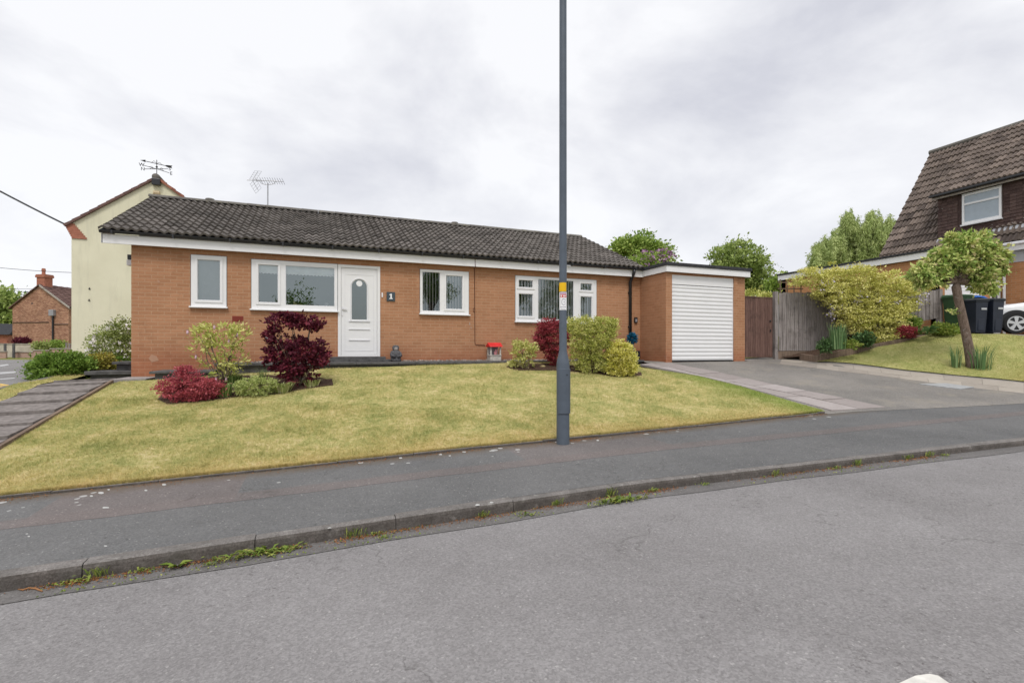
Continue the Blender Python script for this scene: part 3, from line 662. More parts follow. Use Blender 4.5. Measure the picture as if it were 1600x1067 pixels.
def upvc(parent, name, x0, x1, z0, z1, y, cells, sill=True, label=None):
    """framed window: cells = (x0, x1, z0, z1, opener) glazed areas; frame fills the rest"""
    w = bpy.data.objects.new(name, None)
    w.empty_display_size = .1
    mb = MB(); holes = [c[:4] for c in cells]
    fy = y-.012
    wall_y(mb, x0, x1, z0, z1, fy, holes, .07)
    mb.add([(x0, fy, z0), (x0, fy+.07, z0), (x0, fy+.07, z1), (x0, fy, z1), (x1, fy, z0), (x1, fy+.07, z0), (x1, fy+.07, z1), (x1, fy, z1)], [(0, 3, 2, 1), (4, 5, 6, 7), (0, 1, 5, 4), (3, 7, 6, 2)])
    fr = mb.build('window', 'white', parent)
    if label: fr['label'] = label
    mb = MB(); g = .012; sd = MB()
    mb.box(x0-g, x0-.001, y-.003, y+.05, z0, z1+g); mb.box(x1+.001, x1+g, y-.003, y+.05, z0, z1+g); mb.box(x0-g, x1+g, y-.002, y+.05, z1+.001, z1+g)
    mb.build('seal', 'seal', fr)
    if sill: b = MB(); b.box(x0-.03, x1+.03, y-.075, y+.05, z0-.035, z0-.002); b.build('sill', 'white', fr, bevel=.006)
    for c in cells:
        a, b, c0, d0 = c[:4]
        if c[4]:
            mb = MB(); t = .045; q = fy-.016; wall_y(mb, a-t, b+t, c0-t, d0+t, q, [(a, b, c0, d0)], .0155)
            mb.add([(a-t, q, c0-t), (a-t, fy, c0-t), (a-t, fy, d0+t), (a-t, q, d0+t), (b+t, q, c0-t), (b+t, fy, c0-t), (b+t, fy, d0+t), (b+t, q, d0+t)], [(0, 3, 2, 1), (4, 5, 6, 7), (0, 1, 5, 4), (3, 7, 6, 2)])
            mb.build('sash', 'white', fr)
        gk = c[5] if len(c) > 5 else 'glass'
        mb = MB(); mb.add([(a, fy+.03, c0), (b, fy+.03, c0), (b, fy+.03, d0), (a, fy+.03, d0)], [(0, 1, 2, 3)]); mb.build('pane', gk, fr)
        # glazing bead
        mb = MB(); t = .012
        for bx in ((a, a+t, c0, d0), (b-t, b, c0, d0), (a+t, b-t, c0, c0+t), (a+t, b-t, d0-t, d0)): mb.box(bx[0], bx[1], fy+.006, fy+.028, bx[2], bx[3])
        mb.build('glazing_bead', 'white_soft', fr)
    return fr
def blinds(fr, x0, x1, z0, z1, y, pitch=.095, w=.06, ang=.9):
    mb = MB(); x = x0
    while x < x1:
        a = ang+random.uniform(-.06, .06); dx = w/2*math.cos(a); dy = w/2*math.sin(a)
        mb.add([(x-dx, y-dy, z0), (x+dx, y+dy, z0), (x+dx, y+dy, z1), (x-dx, y-dy, z1)], [(0, 1, 2, 3)]); x += pitch
    mb.box(x0-.04, x1+.04, y-.03, y+.03, z1, z1+.04)
    return mb.build('vertical_blind', 'blind', fr)
# ------------------------------------------------------------------ the bungalow
B = thing('bungalow', 'orange brick bungalow with dark tiled roof, white front door and attached garage', 'bungalow', (0, 12.32, 1.2))
XL, XR, YF, YB, ZT = -3.61, 8.84, 12.32, 18.35, 3.70
W1 = (-2.555, -1.894, 2.45, 3.545); W2 = (-1.409, .385, 2.43, 3.525); DR = (.396, 1.359, 1.362, 3.525); W3 = (2.325, 3.575, 2.43, 3.525); W4 = (4.870, 7.350, 2.29, 3.505)
mb = MB(); H = [W1, W2, DR, W3, W4, (.385, .396, 2.43, 3.525)]
wall_y(mb, XL, XR, .4, ZT, YF, [W1, (W2[0], DR[0]-.0, 2.43, 3.525), DR, W3, W4], .26)
mb.add([(XL, YF, .4), (XL, YB, .4), (XL, YB, ZT), (XL, YF, ZT), (XL+.26, YF+.26, .4), (XL+.26, YB, .4), (XL+.26, YB, ZT), (XL+.26, YF+.26, ZT)], [(0, 3, 2, 1), (4, 5, 6, 7)])
mb.add([(XR, YF, .4), (XR, YB, .4), (XR, YB, ZT), (XR, YF, ZT)], [(0, 1, 2, 3)]); mb.add([(XL, YB, .4), (XR, YB, .4), (XR, YB, ZT), (XL, YB, ZT)], [(0, 3, 2, 1)])
# gable ends above
gz = lambda n: 3.92+(n-12.07)*(5.47-3.92)/(15.3-12.07)-.10
for x in (XL, XR): mb.add([(x, YF, ZT), (x, 15.3, gz(15.3)), (x, 18.3, gz(12.3)), (x, YB, ZT)], [(0, 1, 2, 3)])
mb.build('wall', 'brick', B)
mb = MB(); mb.box(XL+.3, XR-.1, YF+.27, YB-.1, 1.3, 1.32); mb.box(XL+.3, XR-.1, YF+.27, YB-.1, 3.62, 3.66); mb.box(XL+.3, XR-.1, YF+3.2, YF+3.25, 1.32, 3.62)
for x in (-1.65, 1.6, 4.2): mb.box(x, x+.08, YF+.27, YF+3.2, 1.32, 3.62)
mb.build('interior', 'dark_room', B)
# roof
E0, E1 = Vector((-4.07, 12.05, 3.895)), Vector((8.80, 12.05, 3.895)); R0, R1 = Vector((-4.07, 15.3, 5.44)), Vector((8.60, 15.3, 5.44))
def PR_(u, t): return (E0.lerp(E1, u)).lerp(R0.lerp(R1, u), t)
NR = Vector((0, -(5.44-3.895), 15.3-12.05)).normalized()
prof = [(i/10, .0) for i in range(11)]
prof = [(f, 0.041*(.5-.5*math.cos(2*math.pi*(f*2)))) for f in [0, .06, .12, .19, .25, .31, .38, .44, .5, .56, .62, .69, .75, .81, .88, .94, 1]]
rt = roof_tiles(13, 41, PR_, None, NR, 0, 0, prof, .042, .0035)
roof = rt.build('roof', 'tile_dark', B)
mb = MB(); nb_ = NR*-.02
mb.add([tuple(E0+nb_), tuple(E1+nb_), tuple(R1+nb_), tuple(R0+nb_), (-4.07, 18.6, 3.87), (8.8, 18.6, 3.87)], [(0, 1, 2, 3), (3, 2, 5, 4)])
mb.build('roof_deck', 'felt', B)
mb = MB(); s = -4.09
while s < 8.5:   # ridge tiles
    e = min(s+.45, 8.6); a = []; 
    for x in (s, e-.006):
        for k in range(9):
            t = math.pi*k/8; a.append((x, 15.3-.125*math.cos(t), 5.44+.01+.085*math.sin(t)+(.004 if x == s else 0)+random.uniform(-.002, .002)))
    mb.add(a, [(k, k+1, 10+k, 9+k) for k in range(8)]+[tuple(range(9)), tuple(range(9, 18))[::-1]]); s = e
mb.build('ridge', 'tile_ridge', roof)
for s in (-2.74, 3.98):
    mb = MB(); mb.lathe([(.12, 5.48), (.12, 5.53), (.10, 5.56), (.02, 5.57)], s, 15.3, 14); mb.build('roof_vent', 'tile_ridge', roof)
mb = MB(); mb.box(-4.05, 8.86, 12.14, 12.165, 3.645, 3.835); mb.build('fascia', 'white', B, bevel=.004)
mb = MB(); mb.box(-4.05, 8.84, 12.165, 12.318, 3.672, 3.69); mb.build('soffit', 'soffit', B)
mb = MB(); mb.add([(-4.055, 12.14, 3.645), (-4.055, 12.14, 3.86), (-4.055, 15.3, 5.42), (-4.055, 15.3, 5.22), (-4.03, 12.14, 3.645), (-4.03, 12.14, 3.86), (-4.03, 15.3, 5.42), (-4.03, 15.3, 5.22)], [(0, 1, 2, 3), (7, 6, 5, 4), (0, 3, 7, 4), (1, 5, 6, 2), (0, 4, 5, 1)])
mb.build('bargeboard', 'white', B)
mb = MB(); gp_ = []   # half round gutter
for x in (-4.06, 8.84):
    for k in range(9): t = math.pi*k/8; gp_.append((x, 12.085-.052*math.cos(t), 3.888-.055*math.sin(t)))
    for k in range(8, -1, -1): t = math.pi*k/8; gp_.append((x, 12.085-.046*math.cos(t), 3.888-.049*math.sin(t)))
mb.add(gp_, [(k, k+1, 18+k+1, 18+k) for k in range(17)]+[tuple(range(18)), tuple(range(18, 36))[::-1]]); gut = mb.build('gutter', 'black', B)
for i in range(13):
    x = -3.85+i*1.03; mb = MB(); mb.box(x-.015, x+.015, 12.03, 12.14, 3.826, 3.895); mb.build('gutter_bracket', 'black', gut)
mb = MB(); mb.tube([(8.47, 12.085, 3.84), (8.47, 12.09, 3.76), (8.46, 12.20, 3.60), (8.46, 12.262, 3.50), (8.46, 12.262, 1.24)], .044, 10)
for z in (3.2, 2.2, 1.5): mb.box(8.41, 8.51, 12.25, 12.318, z-.02, z+.02)
mb.build('downpipe', 'black', B, True)
# windows
w = upvc(B, 'window', *W1, YF, [(W1[0]+.115, W1[1]-.115, W1[2]+.13, W1[3]-.09, True, 'glass_strong')])
mb = MB(); mb.box(W1[0]+.05, W1[1]-.05, YF+.10, YF+.11, W1[2], W1[3]-.03); simple('net', (.30, .30, .31), .9); mb.build('net_curtain', 'net', w)
w = upvc(B, 'window', *W2, YF, [(-1.275, -.872, 2.575, 3.42, True, 'glass_strong'), (-.725, .326, 2.53, 3.435, False, 'glass_strong')])
mb = MB(); 
for (a, b) in ((-1.37, -.80), (-.78, .36)):
    mb.box(a, b, YF+.09, YF+.10, 3.25, 3.52); x = a+.04
    while x < b-.02: mb.prism_y([(x-.035, 3.25), (x+.035, 3.25), (x, 3.235)], YF+.09, YF+.10); x += .075
mb.build('roller_blind', 'roller_blind', w)
w = upvc(B, 'window', *W3, YF, [(2.375, 2.83, 2.49, 3.475, False), (2.975, 3.41, 2.555, 3.41, True, 'glass_strong')])
blinds(w, 2.36, 3.5, 2.45, 3.50, YF+.085, .075, .06)
w = upvc(B, 'window', *W4, YF, [(4.955, 5.375, 2.425, 3.03, True), (4.955, 5.375, 3.20, 3.40, True), (5.53, 6.625, 2.35, 3.455, False), (6.83, 7.20, 2.425, 3.03, True), (6.83, 7.20, 3.20, 3.40, True)])
blinds(w, 4.92, 7.3, 2.31, 3.49, YF+.085, .088, .074, .55)
# front door
x0, x1, z0, z1 = DR; mb = MB(); fy = YF-.02
for bx in ((x0, x0+.07, z0, z1), (x1-.07, x1, z0, z1), (x0+.07, x1-.07, z1-.07, z1), (x0+.07, x1-.07, z0, z0+.05)): mb.box(bx[0], bx[1], fy, fy+.08, bx[2], bx[3])
door = mb.build('door_frame', 'white', B, bevel=.006); door.name = 'front_door'
a, b, c, d = x0+.075, x1-.075, z0+.055, z1-.075; cx = (a+b)/2-.0; gw = .172; gz0, gz1 = 2.24, 3.02
arc = [(cx+gw*math.cos(t), gz1+gw*math.sin(t)) for t in [math.pi*i/14 for i in range(15)]]
mb = MB(); y = fy+.018
op = [(cx+gw, gz0)]+arc+[(cx-gw, gz0)]     # opening, counter-clockwise from bottom right
# leaf face as a fan of quads around the opening
outer = [(b, gz0)]+[(b, gz1+ (d-gz1)*i/5) for i in range(0, 5)]+[(b-(b-a)*i/5, d) for i in range(0, 5)]+[(a, d-(d-gz1)*i/4) for i in range(0, 5)][:5]+[(a, gz0)]
outer = [(b, gz0)]+[(b, gz1), (b, gz1+(d-gz1)*.33), (b, gz1+(d-gz1)*.66), (b, d)]+[(b+(a-b)*i/8, d) for i in range(1, 8)]+[(a, d), (a, gz1+(d-gz1)*.66), (a, gz1+(d-gz1)*.33), (a, gz1)]+[(a, gz0)]
n = len(op); vs = [(p[0], y, p[1]) for p in op]+[(p[0], y, p[1]) for p in outer[:n]]+[(p[0], y+.03, p[1]) for p in op]
mb.add(vs, [(i, i+1, n+i+1, n+i) for i in range(n-1)]+[(2*n+i, 2*n+i+1, i+1, i) for i in range(n-1)]+[(2*n+n-1, 2*n, 0, n-1)])
mb.add([(a, y, c), (b, y, c), (b, y, gz0), (a, y, gz0)], [(0, 1, 2, 3)]); leafo = mb.build('door_leaf', 'white', door)
mb = MB(); mb.add([(p[0], y+.02, p[1]) for p in op], [tuple(range(n))[::-1]]); mb.build('door_glass', 'glass_frosted', door)
mb = MB()  # arch moulding and lower mouldings
mb.tube([(cx+gw+.02, y-.004, gz0-.02)]+[(cx+(gw+.02)*math.cos(t), y-.004, gz1+(gw+.02)*math.sin(t)) for t in [math.pi*i/14 for i in range(15)]]+[(cx-gw-.02, y-.004, gz0-.02)], .012, 6)
mb.box(cx-.24, cx+.24, y-.02, y, gz0-.05, gz0-.02); mb.box(cx-.24, cx+.24, y-.016, y, 2.0, 2.025); mb.box(cx-.24, cx+.24, y-.016, y, 1.74, 1.765)
for bx in ((cx-.33, cx-.322, 1.5, 3.30), (cx+.322, cx+.33, 1.5, 3.30), (cx-.33, cx+.33, 3.30, 3.308), (cx-.33, cx+.33, 1.492, 1.5)): mb.box(bx[0], bx[1], y-.006, y, bx[2], bx[3])
mb.build('door_moulding', 'white_soft', door)
mb = MB(); mb.lathe([(.002, y+.016), (.07, y+.0155), (.07, y+.012), (.002, y+.011)], cx, 3.10, 18, axis='y'); mb.build('sticker', 'digit', door)
mb = MB(); mb.box(x0+.085, x0+.115, y-.012, y, 2.32, 2.54); mb.box(x0+.09, x0+.20, y-.04, y-.02, 2.47, 2.49); mb.box(x0+.09, x0+.11, y-.03, y-.01, 2.47, 2.49); mb.build('door_handle', 'white_soft', door)
mb = MB(); mb.box(.10, 1.56, 11.99, 12.315, 1.247, 1.30); mb.box(.22, 1.46, 12.06, 12.31, 1.30, 1.36)
tag(mb.build('doorstep', 'slab_dark', bevel=.008), 'dark stone doorstep under the white front door', 'doorstep')
mb = MB(); mb.box(1.39, 1.425, YF-.025, YF, 2.79, 2.90); mb.build('doorbell', 'white_soft', B, bevel=.004)
mb = MB(); mb.box(-1.785, -1.57, YF-.006, YF+.02, 2.135, 2.26)
for i in range(3):
    for j in range(7): mb.box(-1.775+j*.029, -1.758+j*.029, YF-.011, YF-.006, 2.15+i*.035, 2.175+i*.035)
simple('air_brick', (.24, .05, .035), .9); mb.build('air_brick', 'air_brick', B)
simple('cable', (.14, .055, .035), .8)
mb = MB(); mb.tube([(3.69, 12.13, 3.83), (3.70, 12.13, 3.64), (3.73, YF-.01, 3.62), (3.742, YF-.01, 1.72), (3.76, YF-.01, 1.655), (4.02, YF-.012, 1.645)], .0075, 6)
mb.tube([(3.735, YF-.01, 2.62), (3.70, YF-.01, 2.58), (3.70, YF-.01, 2.52), (3.74, YF-.012, 2.49)], .006, 6); mb.build('wall_cable', 'cable', B, True)
mb = MB(); mb.box(-1.13, -1.0, YF-.10, YF-.02, 1.77, 1.81); mb.tube([(-1.05, YF-.05, 1.79), (-1.05, YF-.0, 1.79)], .02, 8); mb.build('outside_tap', 'white_soft', B, bevel=.006)
mb = MB(); mb.box(XL-.12, XL, 12.50, 12.64, 3.40, 3.50); sl = mb.build('wall_light', 'black', B); mb = MB(); mb.box(XL-.13, XL-.03, 12.49, 12.65, 3.28, 3.39); mb.build('lamp_lens', 'white_soft', sl)
mb = MB(); mb.box(8.62, 8.72, YF-.05, YF, 2.32, 2.48); sc_ = mb.build('meter_box', 'black', B, bevel=.008); mb = MB(); mb.box(8.64, 8.70, YF-.055, YF-.05, 2.35, 2.43); mb.build('cover', 'mid_grey', sc_)
# white nicks and a smear of old filler on the brickwork
simple('filler', (.42, .245, .16), .9)
for (px, py, w, h, mt_) in ((734, 506, .012, .045, 'stone_cap'), (736, 512, .01, .025, 'stone_cap'), (248, 440, .02, .03, 'filler'), (240, 560, .09, .08, 'filler')):
    p = at_n(px, py, YF); mb = MB(); mb.prism_y([(p[0]-w, p[2]), (p[0]-w*.3, p[2]-h), (p[0]+w, p[2]-h*.5), (p[0]+w*.6, p[2]+h*.6), (p[0]-w*.4, p[2]+h)], YF-.003, YF+.001); mb.build('filler_patch', mt_, B)
# garage
GF, GX0, GX1 = 11.15, 8.84, 11.71; D0, D1 = 9.05, 11.27
mb = MB()
mb.add([(GX0, GF, .8), (GX0, YF, .8), (GX0, YF, 3.72), (GX0, GF, 3.72)], [(0, 3, 2, 1)])
mb.build('garage_side_wall', 'brick_side', B)
mb = MB(); mb.box(GX0+.001, D0, GF, GF+.3, .8, 3.72); mb.box(D1, 11.41, GF, GF+.3, .8, 3.72); mb.box(11.41, GX1, GF+.03, GF+.3, .8, 3.72); mb.box(D0, D1, GF+.02, GF+.22, 3.60, 3.72)
mb.add([(GX1, GF+.3, .8), (GX1, 17, .8), (GX1, 17, 3.72), (GX1, GF+.3, 3.72)], [(0, 1, 2, 3)]); mb.add([(GX0, 17, .8), (GX1, 17, .8), (GX1, 17, 3.72), (GX0, 17, 3.72)], [(0, 3, 2, 1)])
mb.build('garage_wall', 'brick', B)
mb = MB(); fo = [(GX0-.02, GF-.1), (GX1+.08, GF-.1), (GX1+.08, 17.1), (GX0-.02, 17.1)]
t = .022; mb.box(GX0-.05, GX1+.08, GF-.10, GF-.10+t, 3.655, 3.825); mb.box(GX0-.05, GX0-.05+t, GF-.10+t, 12.14, 3.655, 3.825); mb.box(GX1+.08-t, GX1+.08, GF-.10+t, 17.1, 3.655, 3.825)
mb.build('garage_fascia', 'white', B, bevel=.003)
mb = MB(); mb.slab([(GX0-.085, GF-.135), (GX1+.115, GF-.135), (GX1+.115, 17.2), (GX0+.1, 17.2), (GX0+.1, 12.7), (GX0-.085, 12.16)], 3.827, 3.915); mb.slab([(GX0-.05+t, GF-.10+t), (GX1+.08-t, GF-.10+t), (GX1+.08-t, 17), (GX0, 17), (GX0, 12.3)], 3.7205, 3.825)
mb.build('flat_roof', 'felt', B, bevel=.01)
mb = MB(); ns = 19; zt, zb = 3.335, 1.225; sl = (zt-zb)/ns; y = GF+.055
vs = [(D0, y, zb)]; pr = []
for i in range(ns):
    z = zb+i*sl
    for k, (f, o_) in enumerate([(0, .008), (.06, .0), (.12, -.006), (.35, -.014), (.6, -.016), (.82, -.012), (.93, -.004), (.98, .008)]): pr.append((y+o_, z+f*sl))
n = len(pr); mb.add([(D0, p[0], p[1]) for p in pr]+[(D1, p[0], p[1]) for p in pr], [(i, n+i, n+i+1, i+1) for i in range(n-1)])
gd = mb.build('garage_door', 'white', B)
mb = MB(); mb.box(D0+.002, D1-.002, y-.025, y+.02, 3.342, 3.60); mb.build('shutter_box', 'white', gd)
for q_ in (D0+.001, D1-.022): mb = MB(); mb.box(q_, q_+.021, y-.018, y+.03, zb, zt); mb.build('guide_rail', 'white_soft', gd)
mb = MB(); mb.box(D0, D1, y-.02, y+.03, zb-.03, zb-.002); mb.build('rubber_seal', 'rubber', gd)
# stone steps to the left of the bungalow
mb = MB(); mb.box(-4.58, -3.64, 12.85, 13.6, .99, 1.07); mb.box(-4.5, -3.64, 12.93, 13.6, .6, .988)
tag(mb.build('stone_step', 'slab_dark', bevel=.01), 'lower dark stone step at the left corner of the bungalow', 'step')
mb = MB(); mb.box(-4.22, -3.64, 13.2, 14.2, 1.20, 1.26); mb.box(-4.16, -3.64, 13.28, 14.2, 1.072, 1.198)
tag(mb.build('stone_step', 'slab_dark', bevel=.01), 'upper dark stone step beside the white flowering shrub', 'step')
mb = MB(); mb.box(-3.04, -1.96, 11.32, 12.31, 1.055, 1.105); mb.box(-2.96, -1.97, 11.38, 12.31, .7, 1.053)
tag(mb.build('stone_step', 'slab_dark', bevel=.01), 'low stone slab step behind the low red maple at the end of the house path', 'step')
mb = MB(); mb.box(-3.66, -3.1, 11.36, 12.31, .90, .965); mb.build('path_slab', 'slab', loc=(0, 0, 0))['kind'] = 'structure'
# ------------------------------------------------------------------ things on and beside the bungalow
T = thing('house_number_plaque', 'dark grey square plaque with a white number 1 beside the front door', 'house number', (1.61, 12.30, 2.70))
mb = MB(); mb.box(1.51, 1.71, YF-.022, YF-.001, 2.705, 2.925); mb.build('plaque', 'slate_sign', T, bevel=.004)
mb = MB(); c = 1.612
mb.prism_y([(c-.042, 2.755), (c+.042, 2.755), (c+.042, 2.772), (c+.020, 2.778), (c+.020, 2.882), (c-.004, 2.882), (c-.040, 2.862), (c-.034, 2.848), (c-.014, 2.853), (c-.014, 2.778), (c-.042, 2.772)], YF-.030, YF-.0225); mb.build('digit', 'digit', T)
T = thing('stone_statue', 'small dark grey stone statue of a hooded figure standing on the house path', 'statue', (1.70, 12.1, 1.25))
cx, cy = 1.70, 12.12; mb = MB(); mb.lathe([(.13, 1.247), (.135, 1.29), (.12, 1.30), (.125, 1.36), (.135, 1.42), (.12, 1.47), (.095, 1.50)], cx, cy, 14)
mb.lathe([(.07, 1.49), (.075, 1.53), (.085, 1.57), (.075, 1.605), (.05, 1.63), (.01, 1.635)], cx, cy, 12)
mb.tube([(cx-.10, cy-.05, 1.45), (cx-.11, cy-.11, 1.38), (cx-.02, cy-.13, 1.36)], .032, 8); mb.tube([(cx+.10, cy-.05, 1.45), (cx+.11, cy-.11, 1.38), (cx+.02, cy-.13, 1.36)], .032, 8)
mb.build('body', 'ornament', T, True); mb = MB(); mb.lathe([(.048, 1.50), (.055, 1.54), (.045, 1.58), (.01, 1.60)], cx, cy-.045, 10); mb.build('face', 'slab', T, True)
T = thing('garden_lantern_house', 'little white timber lantern house with a red roof standing against the brick wall', 'garden ornament', (4.19, 12.1, 1.25))
mb = MB(); a, b, y0, y1 = 4.045, 4.335, 11.96, 12.22
mb.box(a, b, y0, y1, 1.246, 1.37); 
for (x, y) in ((a, y0), (b-.035, y0), (a, y1-.035), (b-.035, y1-.035)): mb.box(x, x+.035, y, y+.035, 1.37, 1.60)
mb.box(a-.01, b+.01, y0-.01, y1+.01, 1.37, 1.395); simple('weathered_white', (.50, .47, .42), .85, .2, .3, 20); mb.build('stand', 'weathered_white', T)
mb = MB(); mb.prism_x([(y0-.05, 1.60), (y1+.04, 1.60), (y1+.02, 1.625), ((y0+y1)/2, 1.71), (y0-.03, 1.625)], a-.03, b+.03); mb.build('roof', 'red', T)
mb = MB(); mb.box(a+.036, b-.036, y1-.03, y1-.02, 1.395, 1.60); mb.build('back_panel', 'mid_grey', T)
mb = MB(); mb.lathe([(.03, 1.395), (.05, 1.43), (.04, 1.47), (.03, 1.49)], 4.22, 12.06, 10); mb.lathe([(.03, 1.48), (.038, 1.51), (.02, 1.54)], 4.235, 12.05, 10); mb.build('figurine', 'pink', T, True)
T = thing('topiary_ball', 'blue artificial topiary ball on a stem in a black square pot', 'potted plant', (8.36, 12.02, 1.22))
cx, cy = 8.36, 11.98; mb = MB(); mb.slab([(cx-.10, cy-.12), (cx+.16, cy-.12), (cx+.16, cy+.14), (cx-.10, cy+.14)], 1.215, 1.50); mb.build('pot', 'black_matte', T, bevel=.01)
mb = MB(); mb.tube([(cx+.02, cy, 1.5), (cx+.015, cy, 1.66), (cx, cy, 1.80)], .012, 6); mb.build('stem', 'mid_grey', T)
mb = MB()
for i in range(260):
    d = Vector(RS.randn(3)).normalized(); c = Vector((cx-.03, cy, 1.855)); r = .165*(.85+.3*random.random()); e = c+d*r; w_ = d.cross(Vector((0, 0, 1))).normalized()*.010; w2 = d.cross(w_).normalized()*.010
    mb.add([c+d*.05+w_, c+d*.05-w_, e-w_, e+w_], [(0, 1, 2, 3)]); mb.add([c+d*.05+w2, c+d*.05-w2, e-w2, e+w2], [(0, 1, 2, 3)])
leafmat('lf_blue', [(.01, .06, .07), (.02, .14, .26), (.05, .30, .50)], .1); mb.build('ball', 'lf_blue', T)
# ornaments on the inside window sill of the big window
mb = MB(); p = at_n(467, 474, 12.46); x = p[0]; mb.add([(x-.13, 12.46, 2.47), (x+.10, 12.46, 2.47), (x-.12, 12.46, 2.66), (x-.04, 12.46, 2.58), (x+.08, 12.46, 2.57), (x+.10, 12.5, 2.47), (x-.13, 12.5, 2.47), (x-.12, 12.49, 2.66), (x-.04, 12.49, 2.58), (x+.08, 12.49, 2.57)], [(0, 1, 4, 3, 2), (7, 8, 9, 5, 6), (0, 2, 7, 6), (2, 3, 8, 7), (3, 4, 9, 8), (4, 1, 5, 9)])
tag(mb.build('window_ornament', 'cream_orn', bevel=.012), 'cream shell shaped ornament on the inside sill of the big window', 'ornament')
mb = MB(); mb.box(-1.38, .36, 12.39, 12.57, 2.44, 2.468); mb.build('window_board', 'white_soft', B)
mb = MB(); x = at_n(510, 474, 12.46)[0]; mb.lathe([(.03, 2.47), (.05, 2.50), (.03, 2.53), (.012, 2.56), (.06, 2.60), (.03, 2.63)], x, 12.47, 12)
tag(mb.build('window_ornament', 'mid_grey', None, True), 'small pale glass ornament at the right end of the big window sill', 'ornament')
# ------------------------------------------------------------------ television aerial
T = thing('television_aerial', 'television aerial with grid reflector on a mast above the bungalow ridge', 'aerial', (-1.354, 15.3, 5.5))
mb = MB(); mb.tube([(-1.354, 15.35, 4.6), (-1.35, 15.35, 6.17)], .017, 8); mb.build('mast', 'steel', T)
dx = Vector((1, .03, .09)).normalized(); bc = Vector((-1.354, 15.35, 6.23)); b0 = bc-dx*.52; b1 = bc+dx*.40
mb = MB(); mb.tube([b0, b1], .010, 6)
mb.tube([bc-dx*.19, bc-dx*.17-Vector((0, 0, .07)), bc-dx*.08-Vector((0, 0, .105)), bc+dx*.08-Vector((0, 0, .10)), bc+dx*.17-Vector((0, 0, .07)), bc+dx*.20], .008, 6); mb.build('boom', 'steel', T)
mb = MB()
for i in range(10):
    c = b0+dx*(.36+i*.062); 
    for sg in (-1, 1): mb.tube([c+Vector((-.035, -.10, .055))*1, c, c+Vector((.035, .10, -.055))], .0045, 4)
for i in range(5): c = b0+dx*(.24+i*.03); mb.tube([c+Vector((0, -.12, 0)), c+Vector((0, .12, 0))], .004, 4)
mb.build('director_rods', 'iron', T)
mb = MB(); c = b0+dx*.14
for sg in (1, -1):
    ax = Vector((.20*sg*sg, 0, .33*sg)); 
    ax = Vector((.14, 0, .27)) if sg > 0 else Vector((.15, 0, -.27)); sd = Vector((.10, -.14, -.04)) if sg > 0 else Vector((.08, -.12, .05))
    mb.tube([c, c+ax], .006, 5)
    for e in (-1, 1): mb.tube([c+ax*.05+sd*e, c+ax+sd*e], .0035, 4)
    for k in range(5): q = c+ax*(.1+.225*k); mb.tube([q-sd, q+sd], .0035, 4)
mb.build('reflector', 'steel', T)
# ------------------------------------------------------------------ street lamp
px_, py_ = 3.115, 6.10; z0 = G(px_, py_)
T = thing('street_lamp', 'grey steel street lamp post with a yellow band on the pavement', 'street lamp', (px_, py_, z0))
mb = MB(); mb.lathe([(.089, z0-.3), (.089, z0+1.10), (.086, z0+1.12), (.056, z0+1.26), (.052, z0+1.28), (.051, z0+3.4), (.050, z0+5), (.048, z0+8)], px_, py_, 28); mb.tube([(px_, py_, z0+7.97), (px_, py_-.1, z0+8.1), (px_, py_-.6, z0+8.2)], .035, 10); mb.build('post', 'grey_paint', T, True).modifiers.new('e', 'EDGE_SPLIT')
def curved(mb, r, a0, a1, z0, z1, th=.004, seg=8):
    vs = []
    for i in range(seg+1):
        a = a0+(a1-a0)*i/seg
        for rr in (r, r+th):
            for z in (z0, z1): vs.append((px_+rr*math.cos(a), py_+rr*math.sin(a), z))
    fs = []
    for i in range(seg):
        k = i*4; m_ = k+4; fs += [(k+2, m_+2, m_+3, k+3), (k+1, k+3, m_+3, m_+1), (k, m_, m_+2, k+2), (k, k+1, m_+1, m_)]
    fs += [(0, 2, 3, 1), (seg*4, seg*4+1, seg*4+3, seg*4+2)]; mb.add(vs, fs)
AC = math.atan2(-py_, -px_)    # angle that faces the road below the lamp
mb = MB(); curved(mb, .089, AC-.75, AC+1.45, z0+.42, z0+1.03, .013, 14); dr = mb.build('access_door', 'grey_paint', T, bevel=.004)
mb = MB(); a = AC+.55; mb.tube([(px_+.098*math.cos(a), py_+.098*math.sin(a), z0+.95), (px_+.107*math.cos(a), py_+.107*math.sin(a), z0+.95)], .010, 8); mb.build('lock', 'black', dr)
zy = lambda py: at_d(880, py, 6.74)[2]
mb = MB(); curved(mb, .0515, AC-1.5, AC+1.0, zy(455), zy(441), .002, 12); mb.build('yellow_band', 'yellow', T)
mb = MB(); curved(mb, .0515, AC-1.2, AC+1.25, zy(484), zy(456), .002, 12); sg = mb.build('notice', 'digit', T)
simple('notice_red', (.66, .05, .03), .5); simple('notice_mauve', (.45, .18, .30), .5); simple('notice_line', (.35, .33, .38), .5)
mb = MB(); curved(mb, .0537, AC-.85, AC+1.0, zy(464.3), zy(460.2), .001); mb.build('red_panel', 'notice_red', sg)
mb = MB(); curved(mb, .0537, AC-.85, AC+1.0, zy(459.2), zy(457.2), .001); mb.build('heading_bar', 'notice_mauve', sg)
mb = MB(); curved(mb, .0549, AC-.6, AC-.28, zy(463.6), zy(461), .0006); curved(mb, .0549, AC+.0, AC+.75, zy(463.2), zy(461.6), .0006); mb.build('white_mark', 'digit', sg)
mb = MB(); ca = AC+.15; 
